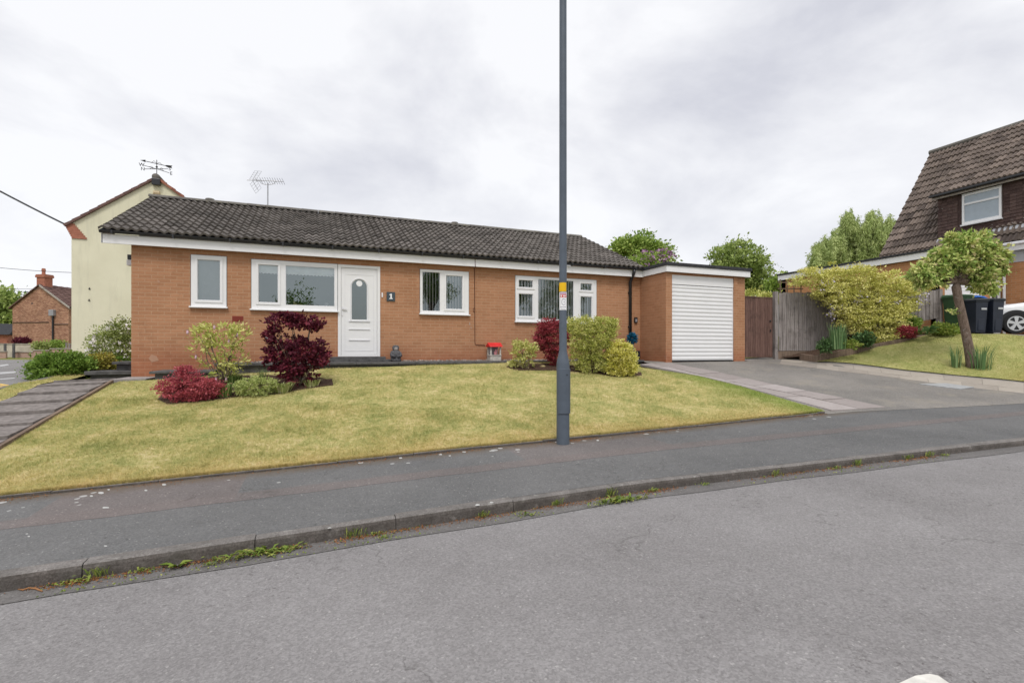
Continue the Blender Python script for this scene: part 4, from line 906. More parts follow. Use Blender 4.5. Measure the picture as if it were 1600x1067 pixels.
for i in range(24):
    t0, t1 = 2*math.pi*i/24, 2*math.pi*(i+1)/24
    if math.cos((t0+t1)/2) > .80: continue
    pt = lambda t, k: (px_+.0545*math.cos(ca+.55*k*math.cos(t)), py_+.0545*math.sin(ca+.55*k*math.cos(t)), zy(471.5)+.045*k*math.sin(t))
    mb.add([pt(t0, 1), pt(t1, 1), pt(t1, .84), pt(t0, .84)], [(0, 1, 2, 3), (3, 2, 1, 0)])
curved(mb, .0537, AC-.75, AC+.75, zy(479.9), zy(479.0), .001); curved(mb, .0537, AC-.5, AC+.5, zy(482.7), zy(482.2), .001); curved(mb, .0537, AC+.25, AC+.42, zy(472.3), zy(470.6), .001)
mb.build('circle_emblem', 'notice_line', sg)
mb = MB(); mb.box(px_-.12, px_+.12, py_-1.15, py_-.6, z0+8.12, z0+8.24); mb.build('lantern', 'grey_paint', T, bevel=.03)
# ------------------------------------------------------------------ cream house behind
CH = thing('cream_house', 'tall pale cream rendered house with a red tiled gable behind the bungalow', 'house', (-6.45, 25.05, 1.1))
n0 = 25.05; az, ez, xa, xl, xr = 8.78, 6.62, -6.445, -9.33, -3.56
mb = MB(); mb.add([(xl, n0, .5), (xr, n0, .5), (xr, n0, ez), (xa, n0, az), (xl, n0, ez), (xl, n0+9, .5), (xr, n0+9, .5), (xr, n0+9, ez), (xa, n0+9, az), (xl, n0+9, ez)],
    [(0, 1, 2, 3, 4), (9, 8, 7, 6, 5), (0, 4, 9, 5), (1, 6, 7, 2)]); mb.build('wall', 'cream_render', CH)
UX = Vector((1, 0, 0))
for (xe, sgn) in ((xl-.22, 1), (xr+.22, -1)):
    ze = ez-.155; e0 = Vector((xe, n0-.10, ze+.05)); e1 = Vector((xe, n0+9.1, ze+.05)); r0_ = Vector((xa, n0-.10, az+.05)); r1_ = Vector((xa, n0+9.1, az+.05))
    P = (lambda u, t, a=e0, b=e1, c=r0_, d=r1_: a.lerp(b, u).lerp(c.lerp(d, u), t)); nn = Vector((-(az-ez)*sgn, 0, 3.0)).normalized()
    if sgn > 0: P = (lambda u, t, a=e1, b=e0, c=r1_, d=r0_: a.lerp(b, u).lerp(c.lerp(d, u), t))
    pf = [(0, .0), (.2, .01), (.45, .045), (.7, .045), (.9, .01), (1, 0)]
    m_ = roof_tiles(10, 34, P, None, nn, 0, 0, pf, .035, .004); rf = m_.build('roof', 'tile_red', CH)
    mb = MB()
    for r in range(11):
        t0, t1 = r/11, (r+1)/11; A_ = e0.lerp(r0_, t0); B_ = e0.lerp(r0_, t1)
        mb.add([A_-nn*.05, B_-nn*.05, B_+nn*.03, A_+nn*.055, A_-nn*.05+Vector((0, .2, 0)), B_-nn*.05+Vector((0, .2, 0)), B_+nn*.03+Vector((0, .2, 0)), A_+nn*.055+Vector((0, .2, 0))], [(0, 1, 2, 3), (7, 6, 5, 4), (0, 3, 7, 4), (1, 5, 6, 2), (3, 2, 6, 7), (0, 4, 5, 1)])
    mb.build('verge_tile', 'tile_red' if sgn < 0 else 'tile_plum', rf)
mb = MB()
for i in range(8): a = -9.56+.035*i; zt_ = 6.62-.075*i; mb.box(a, a+.34+.02*i, n0-.03-.002*i, n0+.3, zt_-.071, zt_)
mb.build('brick_corbel', 'terracotta', CH)
mb = MB(); mb.lathe([(.14, n0-.16), (.15, n0-.1), (.15, n0+9)], xa, az+.04, 16, axis='y'); mb.build('ridge', 'tile_ridge', CH, True)
mb = MB(); mb.box(xa-.14, xa+.16, n0-.19, n0-.02, az-.30, az-.02); mb.build('gable_box', 'black', CH, bevel=.02)
mb = MB(); mb.box(xa-.10, xa+.12, n0-.12, n0, az-.62, az-.54); mb.prism_y([(xa-.13, az-.66), (xa+.15, az-.66), (xa, az-.55)], n0-.10, n0-.005); mb.build('alarm_box', 'cream_orn', CH)  # small cream alarm box below the gable apex, no light fitting
mb = MB(); mb.box(xa-.17, xa+.17, n0-.01, n0+.1, az-.86, az-.78); mb.build('vent_brick', 'terracotta', CH)
for (px, py) in ((140, 451), (139.5, 469)): p = at_n(px, py, n0); mb = MB(); mb.prism_y([(p[0]-.035, p[2]-.03), (p[0]+.035, p[2]-.03), (p[0], p[2]+.05)], n0-.03, n0+.01); mb.build('wall_fixing', 'iron', CH)
def textmesh(txt, size, ext):
    cu_ = bpy.data.curves.new('t', 'FONT'); cu_.body = txt; cu_.size = size; cu_.extrude = ext; cu_.align_x = 'CENTER'; cu_.align_y = 'CENTER'
    ob = bpy.data.objects.new('t', cu_); COL.objects.link(ob); bpy.context.view_layer.update()
    me = bpy.data.meshes.new_from_object(ob.evaluated_get(bpy.context.evaluated_depsgraph_get())); bpy.data.objects.remove(ob)
    v = [tuple(q.co) for q in me.vertices]; f = [tuple(p.vertices) for p in me.polygons]; return v, f
# weathervane
T = thing('weathervane', 'black iron weathervane with compass letters on the gable of the cream house', 'weathervane', (xa, n0, az+.25))
o = Vector((xa, n0-.02, 0)); zb_ = az+.20; mb = MB(); mb.tube([(xa, n0, az+.05), (xa, n0, zb_+.60)], .014, 6); mb.lathe([(.01, zb_+.25), (.05, zb_+.30), (.01, zb_+.35)], xa, n0, 8); mb.build('pole', 'iron', T)
mb = MB(); al = .62; dirs = {'N': Vector((-.80, .31, 0)), 'S': Vector((.74, -.29, 0)), 'W': Vector((-.64, -.48, 0)), 'E': Vector((.60, .62, 0))}
c0 = Vector((xa, n0, zb_+.22))
for k_, d_ in dirs.items(): mb.tube([c0, c0+d_*.60], .012, 5); mb.tube([c0+d_*.15, c0+d_*.25+Vector((0, 0, .05)), c0+d_*.35], .008, 5)
mb.build('compass_arm', 'iron', T)
for k_, d_ in dirs.items():
    v, f = textmesh(k_, .20, .010); q = c0+d_*.69; mb = MB(); cs, sn_ = CC, SN
    mb.add([(q.x+p[0]*cs-p[2]*sn_*-1*0, q.y-p[0]*sn_*-1*0+p[2], q.z+p[1]) for p in v], f); mb.build('letter', 'iron', T)
mb = MB(); c1 = c0+Vector((0, 0, .22)); dv = Vector((.66, .0, -.09)); nv = Vector((0, 1, 0))
mb.tube([c1-dv*.72, c1+dv*.72], .014, 6)
mb.prism_y([(c1.x-.58, c1.z+.07), (c1.x-.40, c1.z+.11), (c1.x-.40, c1.z+.01)], n0-.01, n0+.01)
mb.prism_y([(c1.x+.28, c1.z-.04), (c1.x+.36, c1.z-.01), (c1.x+.56, c1.z-.01), (c1.x+.52, c1.z-.07), (c1.x+.56, c1.z-.13), (c1.x+.36, c1.z-.09)], n0-.01, n0+.01)
mb.tube([c1+dv*-.3+Vector((0, 0, -.02)), c1+dv*-.15+Vector((0, 0, .10)), c1, c1+dv*.15+Vector((0, 0, .08)), c1+dv*.3], .009, 5); mb.build('arrow', 'iron', T)
# ------------------------------------------------------------------ far brick house, left
FH = thing('brick_cottage', 'weathered red brick cottage gable with a chimney across the side road', 'house')
mb = MB(); hw, ez, az, zb = 2.98, 4.85, 6.78, 0
mb.add([(-hw, 0, -.5), (hw, 0, -.5), (hw, 0, ez), (0, 0, az), (-hw, 0, ez), (-hw, 11, -.5), (hw, 11, -.5), (hw, 11, ez), (0, 11, az), (-hw, 11, ez)], [(0, 1, 2, 3, 4), (9, 8, 7, 6, 5), (0, 4, 9, 5), (1, 6, 7, 2)]); mb.build('wall', 'brick_old', FH)
mb = MB(); k = (az-ez)/hw
for sg in (-1, 1):
    a = [(sg*(hw+.25), -.15, ez-.25*k+.02), (0, -.15, az+.02), (0, 11.2, az+.02), (sg*(hw+.25), 11.2, ez-.25*k+.02)]; mb.add(a+[(p[0], p[1], p[2]+.09) for p in a], [(0, 1, 2, 3), (7, 6, 5, 4), (0, 4, 5, 1), (1, 5, 6, 2), (2, 6, 7, 3), (3, 7, 4, 0)])
rf = mb.build('roof', 'tile_plum', FH)
e0 = Vector((hw+.27, -.15, ez-.25*k+.12)); r0_ = Vector((0, -.15, az+.12)); e1 = e0+Vector((0, 11.3, 0)); r1_ = r0_+Vector((0, 11.3, 0))
m_ = roof_tiles(14, 20, lambda u, t: e0.lerp(e1, u).lerp(r0_.lerp(r1_, u), t), None, Vector((k, 0, 1)).normalized(), 0, 0, [(0, 0), (.5, .04), (1, 0)], .05, .006); m_.build('tile_slope', 'tile_plum', rf)
mb = MB(); mb.add([(.1, -.2, az-.10), (hw+.3, -.2, ez-.3*k-.05), (hw+.3, -.2, ez-.3*k+.12), (.1, -.2, az+.07), (.1, -.1, az-.10), (hw+.3, -.1, ez-.3*k-.05), (hw+.3, -.1, ez-.3*k+.12), (.1, -.1, az+.07)], [(0, 1, 2, 3), (4, 7, 6, 5), (0, 4, 5, 1), (3, 2, 6, 7)]); mb.build('bargeboard', 'stone_cap', FH)
mb = MB(); mb.box(-.42, .42, .02, .72, az-.55, az+.74); mb.box(-.50, .50, -.05, .79, az+.74, az+.93); mb.box(-.50, .50, 0, .74, az+.93, az+1.02); ch = mb.build('chimney', 'terracotta', FH)
mb = MB(); mb.lathe([(.15, az+1.02), (.13, az+1.3), (.16, az+1.33), (.16, az+1.45), (.13, az+1.6)], -.1, .36, 10); mb.build('chimney_pot', 'terracotta', ch)
mb = MB(); mb.box(-2.9, .95, -.06, -.005, 3.42, 3.47); mb.box(1.5, 2.95, -.06, -.005, 3.22, 3.27); mb.build('wall_pipe', 'iron', FH)
mb = MB(); mb.box(1.15, 1.65, -.25, -.002, 4.0, 4.55); mb.build('vent_box', 'mid_grey', FH, bevel=.02)
mb = MB(); mb.tube([(1.42, -.09, 4.0), (1.42, -.09, 1.3)], .07, 8); mb.build('drainpipe', 'black', FH)
mb = MB(); mb.box(-.95, -.78, -.01, .1, 5.1, 5.22); mb.build('wall_hole', 'black', FH)
p = at_d(63, 500, 45); FH.location = (p[0], p[1], 7.42-az); FH.rotation_euler = (0, 0, -math.atan2(.142, 1)-0+YAW*0-math.atan2(SN, CC)*1.0+0)
FH.rotation_euler = (0, 0, -(YAW+math.radians(8.1)))
def wallpx(name, label, cat, pts, D, zbase, mat, cap, th=.2, group=None, top_extra=0):
    """garden wall running through picture-derived ends at distances D (list)"""
    T = thing(name, label, cat, (0, 0, 0), group); P = [at_d(px, py, d) for (px, py), d in zip(pts, D)]
    T.location = (P[0][0], P[0][1], zbase); mb = MB(); cp = MB()
    for a, b in zip(P, P[1:]):
        dx, dy = b[0]-a[0], b[1]-a[1]; l = math.hypot(dx, dy)
        if l < .02: continue
        nx, ny = -dy/l*th, dx/l*th
        mb.slab([(a[0], a[1]), (b[0], b[1]), (b[0]+nx, b[1]+ny), (a[0]+nx, a[1]+ny)], zbase-.3, [a[2]-.06, b[2]-.06, b[2]-.06, a[2]-.06])
        ex, ey = nx*.25, ny*.25
        cp.slab([(a[0]-ex, a[1]-ey), (b[0]-ex, b[1]-ey), (b[0]+nx+ex, b[1]+ny+ey), (a[0]+nx+ex, a[1]+ny+ey)], [a[2]-.06, b[2]-.06]*1+[b[2]-.06, a[2]-.06], [a[2], b[2], b[2], a[2]])
    mb.build('wall_body', mat, T); cp.build('coping', cap, T); return T
wallpx('garden_wall', 'low pinkish brick garden wall stepping up to the right beside the side road', 'wall', [(22, 549), (52, 549), (52, 546.5), (78, 546.5), (78, 544), (120, 544)], [35, 35.2, 35.2, 35.4, 35.4, 35.7], .95, 'brick_pink', 'stone_cap')
wallpx('garden_wall', 'short pinkish brick garden wall at the left edge of the picture', 'wall', [(-40, 548), (9, 548.5)], [33.6, 34.2], .95, 'brick_pink', 'stone_cap')
wallpx('boundary_wall', 'pale concrete boundary wall with flat coping behind the pink brick wall', 'wall', [(-30, 536), (54, 537)], [38.5, 39.5], .95, 'concrete_wall', 'stone_cap')
for (px, lb) in ((7, 'dark gate post at the left edge of the picture'), (20.5, 'dark gate post at the left end of the stepped pink wall')):
    a = at_d(px-1.6, 538, 34.6); b = at_d(px+1.6, 538, 34.6); mb = MB(); mb.slab([(a[0], a[1]), (b[0], b[1]), (b[0], b[1]+.15), (a[0], a[1]+.15)], .7, 2.0); tag(mb.build('gate_post', 'slab_dark', bevel=.02), lb, 'post')
for i, px in enumerate((103, 107.5, 111.5)):
    a = at_d(px-.8, 538, 36.5); mb = MB(); mb.box(a[0], a[0]+.09, a[1], a[1]+.09, .8, 2.05-i*.05); mb.slab([(a[0]-.02, a[1]-.02), (a[0]+.11, a[1]-.02), (a[0]+.11, a[1]+.11), (a[0]-.02, a[1]+.11)], 2.05-i*.05, 2.09-i*.05)
    tag(mb.build('fence_post', 'fence_wood'), ['leftmost', 'middle', 'rightmost'][i]+' of three small timber fence posts beside the cream house', 'post', 'timber fence posts')
T = thing('brick_outbuilding', 'low outbuilding of orange brick with a dark slate roof at the far left edge', 'building'); a = at_d(-60, 522, 50); b = at_d(12, 522, 52); T.location = (a[0], a[1], 1)
mb = MB(); mb.slab([(a[0], a[1]), (b[0], b[1]), (b[0], b[1]+3), (a[0], a[1]+3)], .5, a[2]); mb.build('wall', 'terracotta', T)
c = at_d(-60, 511, 52)[2]; mb = MB(); mb.add([(a[0]-.2, a[1]-.2, a[2]), (b[0]+.2, b[1]-.2, a[2]), (b[0]+.2, b[1]+1.5, c+.4), (a[0]-.2, a[1]+1.5, c+.4), (b[0]+.2, b[1]+3.2, a[2]), (a[0]-.2, a[1]+3.2, a[2])], [(0, 1, 2, 3), (3, 2, 4, 5), (1, 4, 2), (0, 3, 5), (0, 5, 4, 1)]); mb.build('roof', 'felt', T)
# ------------------------------------------------------------------ neighbour's house on the right
NH = thing('neighbour_house', 'brown tiled house with a hung tile dormer and white window on the right', 'house', (21.9, 9.8, 2.1))
S0, NF, NBK = 21.9, 7.6, 13.65; se, zeave, sr, zr = 21.58, 5.12, 25.2, 10.22
mb = MB(); mb.add([(S0, NF, 1.5), (S0, NBK, 1.5), (S0, NBK, 5.1), (S0, NF, 5.1)], [(0, 3, 2, 1)]); k = (zr-zeave)/(sr-se); xb = 2*sr-S0
for y in (NF, NBK): mb.add([(S0, y, 1.5), (xb, y, 1.5), (xb, y, 5.3), (sr, y, zr-.2), (S0, y, 5.3)], [(0, 1, 2, 3, 4)])
mb.add([(xb, NF, 1.5), (xb, NBK, 1.5), (xb, NBK, 5.1), (xb, NF, 5.1)], [(0, 1, 2, 3)]); mb.build('wall', 'brick_nb', NH)
e0, e1 = Vector((se, NBK+.12, zeave)), Vector((se, NF-.3, zeave)); r0_, r1_ = Vector((sr, NBK+.12, zr)), Vector((sr, NF-.3, zr)); nn = Vector((-k, 0, 1)).normalized()
pf = [(0, .0), (.10, .0), (.20, .05), (.36, .05), (.46, .0), (.6, .0), (.70, .05), (.86, .05), (.96, .0), (1, .0)]
m_ = roof_tiles(17, 21, lambda u, t: e0.lerp(e1, u).lerp(r0_.lerp(r1_, u), t), None, nn, 0, 0, pf, .060, .008); rf = m_.build('roof', 'tile_brown', NH)
mb = MB(); d2 = Vector((2*sr-se, 0, 0)); mb.add([e0-nn*.05, e1-nn*.05, r1_-nn*.05, r0_-nn*.05, (2*sr-se, NF-.3, zeave), (2*sr-se, NBK+.12, zeave)], [(0, 1, 2, 3), (3, 2, 4, 5)]); mb.build('roof_deck', 'felt', NH)
mb = MB(); mb.tube([r0_+Vector((0, .03, .03)), r1_+Vector((0, 0, .03))], .11, 10); mb.build('ridge', 'tile_ridge', rf)
# dormer
ds, dn, dz0, dz1 = 22.0, 11.78, 5.64, 7.40
mb = MB(); wn0, wn1, wz0, wz1 = 9.87, 11.0, 6.10, 7.23
def zsurf(s): return zeave+(s-se)*k
# hung tiles on the dormer face as lapped courses
for r in range(16):
    z0_ = dz0-.05+r*.115
    c = NF-.25; 
    while c < dn:
        c2 = min(c+.165, dn); j = random.gauss(0, .002); zc = z0_+.057
        if not (c2 > wn0-.03 and c < wn1+.03 and zc > wz0-.06 and zc < wz1+.05):
            mb.add([(ds-.022+j, c, z0_), (ds-.022+j, c2-.003, z0_), (ds-.004, c2-.003, z0_+.128), (ds-.004, c, z0_+.128), (ds, c, z0_), (ds, c2-.003, z0_)], [(0, 3, 2, 1), (0, 1, 5, 4)], min(1, max(0, random.gauss(.5, .3))))
        c = c2
mb.build('hung_tiles', 'tile_hung', NH)
mb = MB(); mb.box(ds, ds+.05, NF-.25, dn, 5.5, dz1); mb.add([(ds, dn, 5.5), (ds, dn, dz1), (ds+1.5, dn, dz1+.4), (ds+1.5, dn, 7.4)], [(0, 1, 2, 3)]); mb.build('dormer_wall', 'tile_hung', NH)
f0, f1 = Vector((21.72, dn+.12, dz1-.02)), Vector((21.72, NF-.3, dz1-.02))
m_ = roof_tiles(10, 16, lambda u, t: f0.lerp(f1, u).lerp(Vector((sr-.02, dn+.12, zr+.03)).lerp(Vector((sr-.02, NF-.3, zr+.03)), u), t), None, Vector((-(zr-dz1), 0, sr-21.72)).normalized(), 0, 0, pf, .060, .008); m_.build('dormer_roof', 'tile_brown', NH)
mb = MB(); mb.add([(21.74, dn+.1, dz1-.06), (21.74, dn+.1, dz1-.0), (sr, dn+.1, zr), (22.05, dn+.1, dz1-.12)], [(0, 1, 2, 3)]); mb.build('dormer_cheek', 'tile_hung', NH)
mb = MB(); mb.box(21.66, 21.76, NF-.3, dn+.14, dz1-.09, dz1-.01); mb.build('dormer_gutter', 'black', NH, bevel=.02)
mb = MB(); mb.box(21.80, 21.83, NF-.3, dn+.10, dz1-.17, dz1-.10); mb.build('dormer_fascia', 'stone_cap', NH)
# dormer window faces -x
w = MB(); t = .07; xq = ds-.05
def boxn(mb, n0_, n1_, z0_, z1_, x0=xq, x1=ds+.02): mb.box(x0, x1, n0_, n1_, z0_, z1_)
boxn(w, wn0, wn0+t, wz0, wz1); boxn(w, wn1-t, wn1, wz0, wz1); boxn(w, wn0+t, wn1-t, wz0, wz0+.09); boxn(w, wn0+t, wn1-t, wz1-.10, wz1); boxn(w, wn0+t, wn1-t, 6.80, 6.87)
wd = w.build('window', 'white', NH, bevel=.006)
mb = MB(); mb.box(ds-.02, ds-.01, wn0+t, wn1-t, wz0+.09, 6.80); mb.box(ds-.02, ds-.01, wn0+t, wn1-t, 6.87, wz1-.10)
simple('pane_blind', (.36, .42, .47), .25, .6, .05); mb.build('pane', 'pane_blind', wd)
mb = MB(); boxn(mb, wn0-.03, wn1+.03, wz0-.05, wz0-.002, ds-.10, ds); mb.build('sill', 'white_soft', wd)
mb = MB(); mb.add([(ds-.12, NF-.2, zsurf(ds-.12)+.07), (ds-.12, dn, zsurf(ds-.12)+.07), (ds-.03, dn, 5.76), (ds-.03, NF-.2, 5.76)], [(0, 1, 2, 3)]); mb.build('lead_flashing', 'lead', NH)
mb = MB(); mb.box(se-.11, se+.01, NF-.3, 9.75, zeave-.09, zeave+.0); mb.build('gutter', 'white_soft', NH, bevel=.02)
mb = MB(); mb.box(se+.02, se+.05, NF-.3, 9.75, zeave-.27, zeave-.095); mb.build('fascia', 'white', NH)
mb = MB(); mb.box(S0-.03, S0-.002, NF, 9.70, 4.48, 4.95); mb.build('grey_panel', 'grey_panel', NH)
# flat roofed garage
gs, gf, gb, gtop = 18.4, 9.8, 15.6, 4.76
mb = MB(); mb.add([(gs, gf, 1.0), (gs, gb, 1.0), (gs, gb, 4.5), (gs, gf, 4.5)], [(0, 3, 2, 1)]); mb.box(gs, 18.66, gf, gf+.25, 1, 4.5); mb.box(20.8, 21.15, gf, gf+.25, 1, 4.5); mb.box(18.66, 20.8, gf+.02, gf+.2, 4.1, 4.5); mb.box(gs, S0, gb-.2, gb, 1, 4.5); mb.box(21.15, S0-.002, gf+.02, gf+.2, 4.1, 4.5); mb.build('garage_wall', 'brick_nb', NH)
mb = MB(); mb.box(gs-.10, gs-.075, gf-.10, gb+.1, 4.50, 4.70); mb.box(gs-.075, S0-.04, gf-.10, gf-.075, 4.50, 4.70); mb.box(gs-.075, S0-.04, gb+.075, gb+.1, 4.50, 4.70); mb.build('garage_fascia', 'white', NH)
mb = MB(); mb.box(gs-.13, S0-.05, gf-.13, gb+.13, 4.702, 4.775); mb.box(gs-.07, S0-.05, gf-.07, gb+.07, 4.505, 4.70); mb.build('flat_roof', 'felt', NH)
mb = MB(); 
for i in range(20): z = 1.95+i*.108; mb.box(18.66, 20.8, gf+.06+(.004 if i % 2 else 0), gf+.09, z, z+.100)
mb.box(18.66, 20.8, gf+.075, gf+.10, 1.9, 4.12); mb.build('garage_door', 'white', NH)
mb = MB(); mb.box(21.16, 21.86, gf+.05, gf+.10, 2.0, 4.09); fd = mb.build('side_door', 'white', NH)
mb = MB(); cx = 21.5; arc = [(cx+.16*math.cos(math.pi*i/8), 3.72+.16*math.sin(math.pi*i/8)) for i in range(9)]; mb.prism_y([(cx-.16, 2.95), (cx+.16, 2.95)]+arc, gf+.042, gf+.049); mb.build('door_glass', 'gloss_dark', fd)
mb = MB(); mb.box(cx-.008, cx+.008, gf+.034, gf+.041, 2.95, 3.88)
for z in (3.2, 3.45, 3.7): mb.box(cx-.16, cx+.16, gf+.034, gf+.041, z, z+.016)
mb.build('glazing_bar', 'white_soft', fd)
mb = MB(); mb.tube([(21.84, gf-.06, 1.95), (21.84, gf-.06, 4.5)], .04, 8); mb.build('downpipe', 'white', NH)
# ------------------------------------------------------------------ garden gate and fence
T = thing('garden_gate', 'brown boarded timber gate between the garage and the grey fence', 'gate', (12.4, 11.5, 1.2))
mb = MB(); x = 11.74; i = 0
while x < 13.12:
    e = min(x+.098, 13.14); o_ = random.uniform(0, .006); mb.box(x+.004, e-.004, 11.46+o_, 11.485+o_, 1.30, 3.12+random.uniform(-.006, .006)); x = e
mb.build('boards', 'gate_wood', T)
mb = MB(); mb.box(11.74, 13.14, 11.487+.006, 11.54, 1.45, 1.55); mb.box(11.74, 13.14, 11.493, 11.54, 2.8, 2.9); mb.box(11.74, 13.14, 11.45, 11.50, 3.125, 3.155); mb.build('gate_rail', 'gate_wood', T)
mb = MB(); mb.lathe([(.03, 11.455), (.032, 11.44), (.012, 11.43)], 13.03, 2.42, 10, axis='y'); mb.box(13.02, 13.05, 11.44, 11.458, 2.08, 2.16); mb.build('latch', 'iron', T)
mb = MB(); mb.box(11.73, 13.3, 11.38, 11.62, 1.12, 1.23); tag(mb.build('gate_threshold', 'slab', bevel=.01), 'weathered concrete threshold under the brown timber gate', 'step')
T = thing('timber_fence', 'weathered grey close boarded timber fence behind the variegated climber', 'fence', (13.2, 11.3, 1.2))
FA, FB = Vector((13.22, 11.42)), Vector((18.25, 9.72)); FD = (FB-FA); FL = FD.length; FD.normalize(); FN = Vector((-FD.y, FD.x)); 
def fpt(d, o_): q = FA+FD*d+FN*o_; return (q.x, q.y)
ftop = lambda d: 3.30+.10*(d/FL)
mb = MB(); d = .10
while d < FL:
    e = min(d+.125+random.uniform(-.006, .006), FL); o_ = random.uniform(-.003, .003); tp = ftop(d)+random.uniform(-.012, .012)
    mb.slab([fpt(d, o_-.008), fpt(e+.014, o_+.012), fpt(e+.014, o_+.020), fpt(d, o_+.016)], 1.5 if d < 1.6 else 1.6+.2*d-.1, tp); d = e
mb.build('boards', 'fence_wood', T)
for d in (0, 1.83, 3.6, FL):
    mb = MB(); mb.slab([fpt(d-.05, -.05), fpt(d+.05, -.05), fpt(d+.05, .09), fpt(d-.05, .09)], 1.0, ftop(d)+.04); mb.build('post', 'fence_wood', T)
mb = MB(); mb.slab([fpt(.05, -.03), fpt(1.8, -.03), fpt(1.8, .02), fpt(.05, .02)], 1.18, 1.49); mb.build('gravel_board', 'sleeper', T)
# trellis and lattice over the fence end
mb = MB()
for k_ in range(4): mb.slab([fpt(.15+k_*.22, .02), fpt(.18+k_*.22, .02), fpt(.18+k_*.22, .04), fpt(.15+k_*.22, .04)], 3.25, 3.72)
for z in (3.42, 3.62): mb.slab([fpt(.1, .041), fpt(.9, .041), fpt(.9, .06), fpt(.1, .06)], z, z+.03)
tag(mb.build('trellis', 'sleeper'), 'short timber trellis above the left end of the grey fence', 'trellis')
# sleepers of the raised bed
T = thing('raised_bed_edging', 'brown timber sleeper edging of the raised planting bed beside the sloping lawn', 'garden edging', (13.5, 10.3, 1.2))
sp = [gp(1249, 563), gp(1273, 566), gp(1340, 554), gp(1405, 538), gp(1480, 521.5)]
tops = [(1249, 552.5), (1273, 556), (1340, 542.5), (1405, 530.5), (1480, 517.5)]
P = [at_d(*tp, depth(g_)) for tp, g_ in zip(tops, sp)]
for a, b in zip(P, P[1:]):
    mb = MB(); dx, dy = b[0]-a[0], b[1]-a[1]; l = math.hypot(dx, dy); nx, ny = -dy/l*.10, dx/l*.10; ux, uy = dx/l*.004, dy/l*.004
    mb.slab([(a[0]+ux, a[1]+uy), (b[0]-ux, b[1]-uy), (b[0]+nx-ux, b[1]+ny-uy), (a[0]+nx+ux, a[1]+ny+uy)], [a[2]-.42, b[2]-.42, b[2]-.42, a[2]-.42], [a[2], b[2], b[2], a[2]]); mb.build('sleeper', 'sleeper', T, bevel=.008)
bedp = [(p[0], p[1]) for p in P]+[fpt(FL-.1, -.06), fpt(3, -.06), fpt(.1, -.06)]
def bedz(s, n):
    best = min(P, key=lambda p: (p[0]-s)**2+(p[1]-n)**2); 
    xs_ = [p[0] for p in P[1:]]; return float(np.interp(s, xs_, [p[2]-.05 for p in P[1:]]))
sheet('planting_bed', bedp, 0, 'soil', .15, bedz, amp=.012)
# ------------------------------------------------------------------ wheelie bins
def bin_(label, mat, lidmat, px0, px1, D, h, nm='wheelie_bin'):
    T = thing(nm, label, 'wheelie bin', (0, 0, 0), 'wheelie bins beside the garage')
    w = .195; d = .25 if h < 1.2 else .29; mb = MB(); z1 = h-.08; lo = .8
    mb.add([(-w*lo, -d*lo, .04), (w*lo, -d*lo, .04), (w*lo, d*.75, .04), (-w*lo, d*.75, .04), (-w, -d, z1), (w, -d, z1), (w, d, z1), (-w, d, z1)], [(0, 3, 2, 1), (0, 1, 5, 4), (1, 2, 6, 5), (2, 3, 7, 6), (3, 0, 4, 7)])
    mb.box(-w-.02, w+.02, -d-.02, d+.02, z1-.04, z1+.01); mb.box(-w*.5, w*.5, -d*.86-.008, -d*.83, .10, .45)
    mb.build('body', mat, T, bevel=.012)
    mb = MB(); mb.add([(-w-.03, -d-.05, z1+.012), (w+.03, -d-.05, z1+.012), (w+.03, d+.03, z1+.012), (-w-.03, d+.03, z1+.012), (-w+.01, -d, z1+.05), (w-.01, -d, z1+.05), (w-.01, d, z1+.085), (-w+.01, d, z1+.085)], [(0, 3, 2, 1), (4, 5, 6, 7), (0, 1, 5, 4), (1, 2, 6, 5), (2, 3, 7, 6), (3, 0, 4, 7)]); mb.build('lid', lidmat, T, bevel=.01)
    mb = MB(); mb.tube([(-w*.9, d+.06, z1-.03), (w*.9, d+.06, z1-.03)], .015, 8); mb.build('handle', lidmat, T)
    for sx in (-1, 1):
        mb = MB(); x = sx*(w+.0); vs = []
        mb.tube([(x-.025, d*.75, .10), (x+.025, d*.75, .10)], .10, 14); mb.build('wheel', 'rubber', T, True)
    mb = MB(); q = z1-.25; yq = -(d*lo+(d-d*lo)*((q-.04)/(z1-.04)))-.007; mb.box(-.02, .15, yq-.004, yq+.002, q-.03, q+.025); mb.build('label_plate', 'grey_panel', T)
    a = at_d((px0+px1)/2, 518, D); T.location = (a[0], a[1], G(a[0], a[1])+.0); T.rotation_euler = (0, 0, random.uniform(-.04, .04)-.25); return T
bin_('green wheelie bin, leftmost of the three behind the small tree trunk', 'bin_green', 'bin_green', 1478, 1513, 15.3, 1.20)
bin_('navy wheelie bin in the middle between the green bin and the other navy bin', 'bin_navy', 'bin_lid', 1509, 1534, 14.9, 1.07)
bin_('navy wheelie bin on the right, nearest the white car', 'bin_navy', 'bin_lid', 1534, 1559, 14.95, 1.09)
mb = MB(); a = at_d(1527, 464, 15.6); x, y, z = a; mb.add([(x-.20, y-.15, z-.03), (x+.28, y-.15, z-.05), (x+.26, y+.2, z-.05), (x-.18, y+.2, z-.04), (x-.15, y-.10, z+.04), (x+.02, y-.12, z+.02), (x+.20, y-.08, z+.035), (x+.15, y+.12, z+.02), (x-.1, y+.12, z+.05)], [(0, 1, 6, 5), (0, 5, 4), (1, 2, 7, 6), (2, 3, 8, 7), (3, 0, 4, 8), (4, 5, 8), (5, 6, 7, 8), (0, 3, 2, 1)])
tag(mb.build('storage_box', 'blue', bevel=.015), 'blue plastic lid showing above the two navy bins', 'lid')
